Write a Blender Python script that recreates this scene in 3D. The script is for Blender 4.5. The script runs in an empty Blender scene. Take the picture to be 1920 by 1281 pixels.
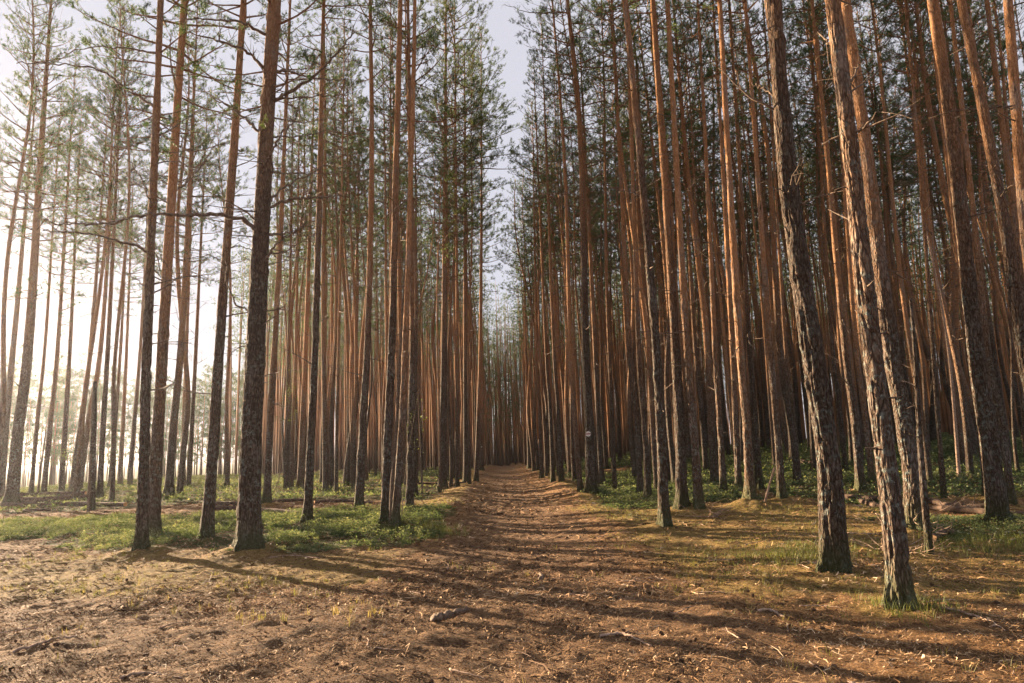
import bpy, math, random
import numpy as np
from mathutils import Vector, Matrix
random.seed(7); RNG = np.random.default_rng(7)
R = math.radians
S = bpy.context.scene
C = S.collection

# ------------------------------------------------------------------ camera
F = 1280.0                      # focal length in photo pixels (24 mm on 36 mm, 1920 wide)
CAM = Vector((0.0, 0.0, 1.45))
cam_d = bpy.data.cameras.new("camera"); cam = bpy.data.objects.new("camera", cam_d); C.objects.link(cam)
cam_d.sensor_width = 36.0; cam_d.lens = 24.0; cam_d.clip_start = 0.05; cam_d.clip_end = 3000.0
MC = Matrix.Rotation(R(-1.57), 3, 'Z') @ Matrix.Rotation(R(90 + 9.1), 3, 'X') @ Matrix.Rotation(R(-1.9), 3, 'Z')
cam.matrix_world = Matrix.Translation(CAM) @ MC.to_4x4()
S.camera = cam
# ------------------------------------------------------------------ light
SUN_AZ, SUN_EL = R(-49.0), R(10.5)        # azimuth from +Y (into the picture), negative = left
sun_dir = Vector((math.sin(SUN_AZ) * math.cos(SUN_EL), math.cos(SUN_AZ) * math.cos(SUN_EL), math.sin(SUN_EL)))
W = bpy.data.worlds.new("World"); S.world = W; W.use_nodes = True
nt = W.node_tree; bg = nt.nodes["Background"]
sky = nt.nodes.new("ShaderNodeTexSky"); sky.sky_type = 'NISHITA'; sky.sun_disc = False
sky.sun_elevation = SUN_EL; sky.sun_rotation = SUN_AZ; sky.air_density = 1.0; sky.dust_density = 1.0; sky.ozone_density = 2.5
veil = nt.nodes.new("ShaderNodeMix"); veil.data_type = 'RGBA'; veil.inputs[0].default_value = 0.93
nt.links.new(sky.outputs[0], veil.inputs[6]); veil.inputs[7].default_value = (2.25, 2.2, 2.42, 1)   # thin high cloud
nt.links.new(veil.outputs[2], bg.inputs[0]); bg.inputs[1].default_value = 0.05
sl = bpy.data.lights.new("sun", 'SUN'); sl.energy = 5.0; sl.angle = R(0.5); sl.color = (1.0, 0.745, 0.49)
so = bpy.data.objects.new("sun", sl); C.objects.link(so)
so.rotation_euler = sun_dir.to_track_quat('Z', 'Y').to_euler()
S.view_settings.view_transform = 'Standard'; S.view_settings.look = 'None'; S.view_settings.gamma = 1.0
S.view_settings.exposure = 2.7
S.view_settings.use_curve_mapping = False
S.render.engine = 'CYCLES'
S.cycles.max_bounces = 6; S.cycles.diffuse_bounces = 2; S.cycles.transmission_bounces = 4; S.cycles.volume_bounces = 0
S.cycles.use_denoising = True
HAZE = 0.00026

# ------------------------------------------------------------------ noise and terrain
def _h(ix, iy, iz, seed):
    n = (ix.astype(np.int64) * 374761393 + iy.astype(np.int64) * 668265263 + iz.astype(np.int64) * 2147483647 + seed * 974634777) & 0xffffffff
    n = ((n ^ (n >> 13)) * 1274126177) & 0xffffffff
    n = ((n ^ (n >> 16)) * 2246822519) & 0xffffffff
    return ((n ^ (n >> 15)) & 0xffff) / 65535.0
def noise3(x, y, z, seed=0):
    x, y, z = np.broadcast_arrays(np.asarray(x, float), np.asarray(y, float), np.asarray(z, float))
    ix, iy, iz = np.floor(x), np.floor(y), np.floor(z)
    fx, fy, fz = x - ix, y - iy, z - iz
    fx, fy, fz = (f * f * (3 - 2 * f) for f in (fx, fy, fz))
    ix, iy, iz = ix.astype(int), iy.astype(int), iz.astype(int)
    o = 0
    for a in (0, 1):
        for b in (0, 1):
            for c in (0, 1):
                o = o + _h(ix + a, iy + b, iz + c, seed) * (fx if a else 1 - fx) * (fy if b else 1 - fy) * (fz if c else 1 - fz)
    return o * 2 - 1
def noise2(x, y, seed=0): return noise3(x, y, 0.5, seed)
def fbm2(x, y, seed=0, n=4):
    o, a = 0, 1.0
    for k in range(n):
        o = o + a * noise2(np.asarray(x) * 2 ** k, np.asarray(y) * 2 ** k, seed + k); a *= 0.5
    return o
def sst(a, b, x):
    t = np.clip((np.asarray(x, float) - a) / (b - a), 0, 1); return t * t * (3 - 2 * t)
def pathx(y):
    y = np.asarray(y, float)
    return 0.35 + 0.35 * sst(12, 30, y) + 0.12 * np.sin(y * 0.11) * sst(8, 20, y) - 0.000012 * np.maximum(y - 40, 0) ** 2.0
MOUNDS = []
def terrain0(x, y):
    x = np.asarray(x, float); y = np.asarray(y, float)
    d = np.abs(x - pathx(y))
    far = sst(9, 18, y)
    h = -0.07 * np.exp(-(d / 0.9) ** 2) * sst(3, 9, y)
    h = h + 0.20 * far * np.exp(-((d - 1.9) / 0.7) ** 2) * (0.7 + 0.5 * noise2(x * .4, y * .4, 3))
    h = h + 0.14 * far * sst(2.2, 5, d)
    h = h + sst(3.0, 15, x) * sst(13, 38, y) * 0.95
    h = h + sst(12, 40, x) * sst(15, 60, y) * 0.7
    h = h - sst(55, 160, y) * 1.2
    h = h - sst(22, 60, -x) * 1.3
    h = h + 0.07 * fbm2(x * .3 + y * .17, y * .28 - x * .2, 11, 3) * (0.35 + 0.65 * sst(.8, 2.5, d)) + 0.012 * noise2(x * 1.3 + y * .8, y * 1.2 - x * .9, 15)
    return h
def terrain(x, y):
    h = terrain0(x, y)
    x = np.asarray(x, float); y = np.asarray(y, float)
    for (mx, my, mh, mr) in MOUNDS:
        m = (np.abs(x - mx) < mr * 2.6) & (np.abs(y - my) < mr * 2.6)
        if m.ndim == 0:
            if m: h = h + mh * math.exp(-((x - mx) ** 2 + (y - my) ** 2) / mr ** 2)
        elif m.any():
            h[m] += mh * np.exp(-((x[m] - mx) ** 2 + (y[m] - my) ** 2) / mr ** 2)
    return h
def ray(px, py):
    v = MC @ Vector(((px - 960) / F, -(py - 640.5) / F, -1.0)); return v
def ground_at(px, py, dmax=90):
    """the point of the ground seen at a photo pixel"""
    v = ray(px, py); t = 1.0
    while t < dmax:
        p = CAM + v * t
        if p.z < float(terrain0(p.x, p.y)): break
        t += 0.05 + t * 0.004
    return CAM + v * t
def project(x, y, z):
    P = np.stack([np.asarray(x) - CAM.x, np.asarray(y) - CAM.y, np.asarray(z) - CAM.z], -1) @ np.array(MC)
    d = -P[..., 2]
    d = np.where(d > .01, d, .01)
    return 960 + F * P[..., 0] / d, 640.5 - F * P[..., 1] / d, -P[..., 2]

# ------------------------------------------------------------------ mesh helpers
def mesh_np(name, V, Fc, mats, midx=None, smooth=False, attrs=None, corner=4):
    """Fc: (n,3) or (n,4) array of indices, or list of such arrays"""
    if not isinstance(Fc, list): Fc = [Fc]
    Fc = [f for f in Fc if len(f)]
    me = bpy.data.meshes.new(name)
    V = np.asarray(V, np.float32)
    loops = np.concatenate([np.asarray(f, np.int32).ravel() for f in Fc])
    tot = np.concatenate([np.full(len(f), f.shape[1], np.int32) for f in Fc])
    st = np.concatenate([[0], np.cumsum(tot)[:-1]]).astype(np.int32)
    me.vertices.add(len(V)); me.vertices.foreach_set("co", V.ravel())
    me.loops.add(len(loops)); me.loops.foreach_set("vertex_index", loops)
    me.polygons.add(len(tot)); me.polygons.foreach_set("loop_start", st); me.polygons.foreach_set("loop_total", tot)
    for m in mats: me.materials.append(m)
    if midx is not None: me.polygons.foreach_set("material_index", np.asarray(midx, np.int32))
    me.polygons.foreach_set("use_smooth", np.full(len(tot), bool(smooth)))
    if attrs:
        for k, a in attrs.items():
            at = me.attributes.new(k, 'FLOAT', 'POINT'); at.data.foreach_set("value", np.asarray(a, np.float32))
    me.update(); me.validate()
    return me
def link(name, me, parent=None, loc=None):
    o = bpy.data.objects.new(name, me); C.objects.link(o)
    if parent is not None: o.parent = parent
    if loc is not None: o.location = loc
    return o
def tag(o, label=None, cat=None, group=None, kind=None):
    if label: o['label'] = label
    if cat: o['category'] = cat
    if group: o['group'] = group
    if kind: o['kind'] = kind
    return o
def thing(name, loc, label, cat, group=None):
    o = bpy.data.objects.new(name, None); C.objects.link(o); o.location = loc; o.empty_display_size = .2
    return tag(o, label, cat, group)
def catmull(P, n):
    """resample a polyline smoothly to n points"""
    P = np.asarray(P, float)
    if len(P) == 2:
        t = np.linspace(0, 1, n)[:, None]; return P[0] * (1 - t) + P[1] * t
    Q = np.vstack([2 * P[0] - P[1], P, 2 * P[-1] - P[-2]])
    L = np.concatenate([[0], np.cumsum(np.linalg.norm(np.diff(P, axis=0), axis=1))])
    s = np.linspace(0, L[-1], n); i = np.clip(np.searchsorted(L, s, side='right') - 1, 0, len(P) - 2)
    t = ((s - L[i]) / np.maximum(L[i + 1] - L[i], 1e-9))[:, None]
    a, b, c, d = Q[i], Q[i + 1], Q[i + 2], Q[i + 3]
    return 0.5 * (2 * b + (c - a) * t + (2 * a - 5 * b + 4 * c - d) * t ** 2 + (3 * b - a - 3 * c + d) * t ** 3)
def tube(P, rad, seg=6, disp=None, cap=True):
    """tube along P (n,3) with radii (n,): returns V, F(quads), caps(tris)"""
    P = np.asarray(P, float); n = len(P)
    T = np.gradient(P, axis=0); T /= np.linalg.norm(T, axis=1)[:, None] + 1e-12
    up = np.array([0, 0, 1.0]) if abs(T[:, 2]).mean() < .8 else np.array([0, 1.0, 0])
    A = np.cross(T, up); A /= np.linalg.norm(A, axis=1)[:, None] + 1e-12
    B = np.cross(T, A)
    th = np.linspace(0, 2 * np.pi, seg, endpoint=False)
    rr = np.asarray(rad, float)[:, None] * np.ones(seg)[None]
    if disp is not None: rr = rr + disp(P, th)
    V = P[:, None] + rr[..., None] * (A[:, None] * np.cos(th)[None, :, None] + B[:, None] * np.sin(th)[None, :, None])
    i = np.arange(n - 1)[:, None] * seg; j = np.arange(seg)[None]; k = (j + 1) % seg
    Fq = np.stack([i + j, i + k, i + seg + k, i + seg + j], -1).reshape(-1, 4)
    V = V.reshape(-1, 3); Ft = np.zeros((0, 3), int)
    if cap:
        V = np.vstack([V, P[0], P[-1]]); jj = np.arange(seg); kk = (jj + 1) % seg
        Ft = np.vstack([np.stack([kk, jj, np.full(seg, n * seg)], -1), np.stack([(n - 1) * seg + jj, (n - 1) * seg + kk, np.full(seg, n * seg + 1)], -1)])
    return V, Fq, Ft
class MB:
    def __init__(s): s.V = []; s.Q = []; s.T = []; s.n = 0; s.mq = []; s.mt = []; s.a = []
    def add(s, V, Q=None, T=None, m=0, a=0.0):
        s.V.append(np.asarray(V, float))
        s.a.append(np.broadcast_to(np.asarray(a, float), (len(V),)))
        if Q is not None and len(Q): s.Q.append(np.asarray(Q) + s.n); s.mq.append(np.full(len(Q), m))
        if T is not None and len(T): s.T.append(np.asarray(T) + s.n); s.mt.append(np.full(len(T), m))
        s.n += len(V)
    def tube(s, P, rad, seg=6, m=0, **k):
        V, Q, T = tube(P, rad, seg, **k); s.add(V, Q, T, m)
    def mesh(s, name, mats, smooth=False):
        Fs = []; mi = []
        if s.Q: Fs.append(np.vstack(s.Q)); mi.append(np.concatenate(s.mq))
        if s.T: Fs.append(np.vstack(s.T)); mi.append(np.concatenate(s.mt))
        return mesh_np(name, np.vstack(s.V), Fs, mats, np.concatenate(mi), smooth, {'tone': np.concatenate(s.a)})

# ------------------------------------------------------------------ materials
def new_mat(name):
    m = bpy.data.materials.new(name); m.use_nodes = True
    t = m.node_tree; t.nodes.clear()
    return m, t
def N(t, typ, **k):
    n = t.nodes.new(typ)
    for a, v in k.items(): setattr(n, a, v)
    return n
def ramp(t, fac, stops, interp='LINEAR'):
    r = N(t, "ShaderNodeValToRGB"); r.color_ramp.interpolation = interp
    e = r.color_ramp.elements
    while len(e) > 1: e.remove(e[-1])
    e[0].position = stops[0][0]; e[0].color = (*stops[0][1], 1)
    for p, c in stops[1:]:
        x = e.new(p); x.color = (*c, 1)
    t.links.new(fac, r.inputs[0]); return r.outputs[0]
def noise_n(t, vec, scale, detail=4, rough=.55, typ='noise', out=0):
    if typ == 'noise':
        n = N(t, "ShaderNodeTexNoise"); n.inputs['Detail'].default_value = detail; n.inputs['Roughness'].default_value = rough
    else:
        n = N(t, "ShaderNodeTexVoronoi", feature=typ)
    n.inputs['Scale'].default_value = scale; t.links.new(vec, n.inputs['Vector']); return n.outputs[out]
def math_n(t, op, a, b=None, clamp=False):
    n = N(t, "ShaderNodeMath", operation=op, use_clamp=clamp)
    for i, v in enumerate((a, b)):
        if v is None: continue
        if isinstance(v, (int, float)): n.inputs[i].default_value = v
        else: t.links.new(v, n.inputs[i])
    return n.outputs[0]
def maprange(t, v, a, b, c=0.0, d=1.0):
    n = N(t, "ShaderNodeMapRange"); n.interpolation_type = 'SMOOTHSTEP'
    t.links.new(v, n.inputs[0])
    for i, x in zip((1, 2, 3, 4), (a, b, c, d)): n.inputs[i].default_value = x
    return n.outputs[0]
def mix(t, f, a, b, mode='MIX'):
    n = N(t, "ShaderNodeMix", data_type='RGBA', blend_type=mode)
    if isinstance(f, (int, float)): n.inputs[0].default_value = f
    else: t.links.new(f, n.inputs[0])
    for i, v in ((6, a), (7, b)):
        if isinstance(v, tuple): n.inputs[i].default_value = (*v, 1)
        else: t.links.new(v, n.inputs[i])
    return n.outputs[2]
def principled(t, col, rough=.9, bump=None, spec=.15):
    p = N(t, "ShaderNodeBsdfPrincipled"); o = N(t, "ShaderNodeOutputMaterial")
    if isinstance(col, tuple): p.inputs['Base Color'].default_value = (*col, 1)
    else: t.links.new(col, p.inputs['Base Color'])
    p.inputs['Roughness'].default_value = rough; p.inputs['Specular IOR Level'].default_value = spec
    if bump is not None: t.links.new(bump, p.inputs['Normal'])
    t.links.new(p.outputs[0], o.inputs[0]); return p
def bump_n(t, h, strength, dist):
    b = N(t, "ShaderNodeBump"); b.inputs['Strength'].default_value = strength; b.inputs['Distance'].default_value = dist
    t.links.new(h, b.inputs['Height']); return b.outputs[0]

def bark_material(name, lichen=1.0, orange_from=3.0, detail=True):
    m, t = new_mat(name)
    tc = N(t, "ShaderNodeTexCoord"); oi = N(t, "ShaderNodeObjectInfo")
    mp = N(t, "ShaderNodeMapping"); t.links.new(tc.outputs['Object'], mp.inputs[0])
    mp.inputs['Scale'].default_value = (1, 1, .25)
    add = N(t, "ShaderNodeVectorMath", operation='ADD'); t.links.new(mp.outputs[0], add.inputs[0])
    cmb = N(t, "ShaderNodeCombineXYZ"); r10 = math_n(t, 'MULTIPLY', oi.outputs['Random'], 37.0)
    t.links.new(r10, cmb.inputs[0]); t.links.new(r10, cmb.inputs[2]); t.links.new(cmb.outputs[0], add.inputs[1])
    v = add.outputs[0]
    wob = noise_n(t, v, 9, 3)
    wv = N(t, "ShaderNodeVectorMath", operation='MULTIPLY_ADD'); t.links.new(v, wv.inputs[0]); wv.inputs[1].default_value = (1, 1, 1)
    wsub = N(t, "ShaderNodeVectorMath", operation='SCALE'); wsub.inputs['Scale'].default_value = .12
    nn = N(t, "ShaderNodeTexNoise"); nn.inputs['Scale'].default_value = 9; t.links.new(v, nn.inputs['Vector'])
    t.links.new(nn.outputs['Color'], wsub.inputs[0]); t.links.new(wsub.outputs[0], wv.inputs[2])
    vv = wv.outputs[0]
    crack = noise_n(t, vv, 24, typ='DISTANCE_TO_EDGE')       # furrows between plates
    crack2 = noise_n(t, vv, 60, typ='DISTANCE_TO_EDGE')
    fine = noise_n(t, v, 60, 6, .65)
    big = noise_n(t, v, 3.2, 3)
    sep = N(t, "ShaderNodeSeparateXYZ"); t.links.new(tc.outputs['Object'], sep.inputs[0])
    zr = math_n(t, 'ADD', sep.outputs[2], math_n(t, 'MULTIPLY', math_n(t, 'SUBTRACT', big, .5), 5.0))
    zr = math_n(t, 'ADD', zr, math_n(t, 'MULTIPLY', math_n(t, 'SUBTRACT', oi.outputs['Random'], .5), 3.5))
    up = maprange(t, zr, orange_from - 1.5, orange_from + 5.5)
    low = ramp(t, fine, [(.28, (.022, .016, .011)), (.5, (.090, .067, .050)), (.72, (.23, .175, .130))])
    high = ramp(t, fine, [(.25, (.12, .052, .022)), (.5, (.32, .160, .074)), (.75, (.50, .31, .175))])
    col = mix(t, up, low, high)
    gr = maprange(t, noise_n(t, v, 5.5, 4), .50, .68, 0, .55)     # grey weathered zones
    col = mix(t, gr, col, ramp(t, fine, [(.3, (.10, .085, .075)), (.7, (.30, .255, .225))]))
    furrow = math_n(t, 'MULTIPLY', maprange(t, crack, .0, .16, 1, 0), maprange(t, up, 0, 1, .85, .25))
    col = mix(t, furrow, col, (.045, .026, .017))
    dark = maprange(t, noise_n(t, v, 14, 3), .62, .72, 0, .6)      # knots and resin stains
    col = mix(t, dark, col, (.045, .032, .024))
    # lichen and algae, thickest low on the trunk
    lz = maprange(t, sep.outputs[2], 1.0, 7.5, 1.0, .12)
    ln = noise_n(t, tc.outputs['Object'], 17, 8, .70)
    lpatch = maprange(t, noise_n(t, tc.outputs['Object'], 3.1, 3), .40, .60, .12, 1)
    lf = math_n(t, 'MULTIPLY', math_n(t, 'MULTIPLY', maprange(t, ln, .50, .60), lpatch), math_n(t, 'MULTIPLY', lz, .80 * lichen), True)
    col = mix(t, lf, col, ramp(t, noise_n(t, tc.outputs['Object'], 40, 3), [(.3, (.10, .12, .105)), (.7, (.25, .275, .245))]))
    mz = maprange(t, math_n(t, 'ADD', sep.outputs[2], math_n(t, 'MULTIPLY', fine, .4)), .12, .75, .75, 0)
    col = mix(t, mz, col, (.055, .065, .022))
    # per tree tone
    hv = N(t, "ShaderNodeHueSaturation"); t.links.new(col, hv.inputs['Color'])
    t.links.new(maprange(t, oi.outputs['Random'], 0, 1, .8, 1.2), hv.inputs['Value'])
    plates = maprange(t, crack, 0, .22, 0, 1)
    hsum = math_n(t, 'ADD', math_n(t, 'MULTIPLY', plates, maprange(t, up, 0, 1, 1.0, .3)), math_n(t, 'MULTIPLY', fine, .7))
    hsum = math_n(t, 'ADD', hsum, math_n(t, 'MULTIPLY', maprange(t, crack2, 0, .3), .3))
    hsum = math_n(t, 'ADD', hsum, math_n(t, 'MULTIPLY', lf, .4))
    principled(t, hv.outputs[0], .92, bump_n(t, hsum, .9, .022), .12)
    return m
M_bark = bark_material("pine_bark", .9, 2.4)
M_bark_old = bark_material("old_pine_bark", 1.2, 4.2)
M_bark_far = bark_material("far_pine_bark", .7, 1.5)

def simple_mat(name, a, b, scale=20, rough=.9, bump=.3, attr=False, c=None):
    m, t = new_mat(name)
    tc = N(t, "ShaderNodeTexCoord"); n = noise_n(t, tc.outputs['Object'], scale, 5, .6)
    col = ramp(t, n, [(.3, a), (.7, b)])
    if attr:
        at = N(t, "ShaderNodeAttribute", attribute_name='tone')
        col = mix(t, at.outputs['Fac'], col, c)
    principled(t, col, rough, bump_n(t, n, bump, .01)); return m
M_twig = simple_mat("dead_branch_bark", (.055, .040, .030), (.21, .155, .115), 30)
M_limb = simple_mat("crown_limb_bark", (.09, .05, .028), (.26, .14, .075), 20)
M_log = simple_mat("log_bark", (.028, .020, .015), (.15, .10, .07), 14, bump=1.0)
M_cut = simple_mat("cut_wood", (.50, .27, .12), (.68, .42, .22), 12)
M_stick = simple_mat("stick_bark", (.14, .085, .055), (.42, .31, .235), 25)
M_cone = simple_mat("cone_scale", (.05, .030, .020), (.16, .10, .062), 60)
M_white = simple_mat("marker_white_paint", (.55, .52, .50), (.72, .70, .68), 25, .6, .05)
M_red = simple_mat("marker_red_paint", (.16, .02, .02), (.24, .04, .035), 25, .6, .05)

def leaf_material(name, a, b, c, trans=.4, transcol=None, rough=.6, spec=.25):
    m, t = new_mat(name)
    at = N(t, "ShaderNodeAttribute", attribute_name='tone'); oi = N(t, "ShaderNodeObjectInfo")
    f = math_n(t, 'ADD', math_n(t, 'MULTIPLY', at.outputs['Fac'], .75), math_n(t, 'MULTIPLY', oi.outputs['Random'], .25))
    col = ramp(t, f, [(0, a), (.5, b), (1, c)])
    d = N(t, "ShaderNodeBsdfPrincipled"); t.links.new(col, d.inputs['Base Color']); d.inputs['Roughness'].default_value = rough; d.inputs['Specular IOR Level'].default_value = spec
    tr = N(t, "ShaderNodeBsdfTranslucent")
    tcx = mix(t, 1.0, col, transcol or (1.3, 1.3, .6), 'MULTIPLY'); t.links.new(tcx, tr.inputs[0])
    mx = N(t, "ShaderNodeMixShader"); mx.inputs[0].default_value = trans
    t.links.new(d.outputs[0], mx.inputs[1]); t.links.new(tr.outputs[0], mx.inputs[2])
    o = N(t, "ShaderNodeOutputMaterial"); t.links.new(mx.outputs[0], o.inputs[0]); return m
M_needle = leaf_material("pine_needles", (.022, .052, .022), (.048, .088, .034), (.11, .125, .050), .40, (1.5, 1.3, .65))
M_berry = leaf_material("bilberry_leaves", (.038, .066, .032), (.115, .150, .075), (.30, .30, .18), .42, (1.25, 1.2, .7), .85, .06)
M_grass = leaf_material("grass_blades", (.08, .12, .032), (.16, .17, .06), (.33, .26, .12), .35, (1.3, 1.2, .6))
M_rowan = leaf_material("sapling_leaves", (.07, .11, .04), (.12, .16, .065), (.19, .21, .09), .35, (1.5, 1.4, .6))
M_flower = leaf_material("flower_petals", (.5, .5, .42), (.62, .62, .55), (.7, .7, .62), .3, (1, 1, 1))
def litter_mat():
    m, t = new_mat("litter_pieces")
    at = N(t, "ShaderNodeAttribute", attribute_name='tone')
    col = ramp(t, at.outputs['Fac'], [(0, (.035, .021, .012)), (.3, (.12, .065, .032)), (.6, (.30, .175, .083)), (.85, (.42, .275, .15)), (1, (.54, .41, .27))])
    principled(t, col, .8); return m
M_litter = litter_mat()

def ground_material():
    m, t = new_mat("forest_floor")
    tc = N(t, "ShaderNodeTexCoord"); v = tc.outputs['Object']
    ap = N(t, "ShaderNodeAttribute", attribute_name='path').outputs['Fac']
    am = N(t, "ShaderNodeAttribute", attribute_name='moss').outputs['Fac']
    ag = N(t, "ShaderNodeAttribute", attribute_name='green').outputs['Fac']
    n1 = noise_n(t, v, 1.3, 6, .6); n2 = noise_n(t, v, 9, 8, .7); n3 = noise_n(t, v, 60, 6, .7); n4 = noise_n(t, v, 170, 3, .7)
    f = math_n(t, 'ADD', math_n(t, 'MULTIPLY', n2, .45), math_n(t, 'MULTIPLY', n3, .55))
    litter = ramp(t, f, [(.36, (.032, .019, .010)), (.46, (.15, .080, .036)), (.55, (.30, .175, .080)), (.66, (.48, .31, .155))])
    path = ramp(t, f, [(.36, (.036, .022, .013)), (.46, (.14, .080, .043)), (.55, (.27, .165, .088)), (.67, (.45, .31, .175))])
    mossc = ramp(t, f, [(.36, (.040, .030, .010)), (.46, (.16, .112, .034)), (.56, (.33, .225, .080)), (.66, (.52, .36, .145))])
    green = ramp(t, f, [(.30, (.018, .028, .010)), (.5, (.050, .072, .022)), (.7, (.10, .125, .045))])
    def soft(a, lo=.35, hi=.65, amp=.9):
        return maprange(t, math_n(t, 'ADD', a, math_n(t, 'MULTIPLY', math_n(t, 'SUBTRACT', math_n(t, 'ADD', math_n(t, 'MULTIPLY', n1, .6), math_n(t, 'MULTIPLY', n2, .4)), .5), amp)), lo, hi)
    col = mix(t, soft(ap), litter, path)
    col = mix(t, math_n(t, 'MULTIPLY', soft(am), .85), col, mossc)
    col = mix(t, math_n(t, 'MULTIPLY', soft(ag), .85), col, green)
    dk = maprange(t, noise_n(t, v, 22, 2), .66, .74, 0, .7)
    col = mix(t, dk, col, (.028, .017, .012))
    h = math_n(t, 'ADD', math_n(t, 'MULTIPLY', n2, 1.4), math_n(t, 'ADD', n3, math_n(t, 'MULTIPLY', n4, .5)))
    principled(t, col, .95, bump_n(t, h, .9, .05), .1); return m
M_ground = ground_material()

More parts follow.
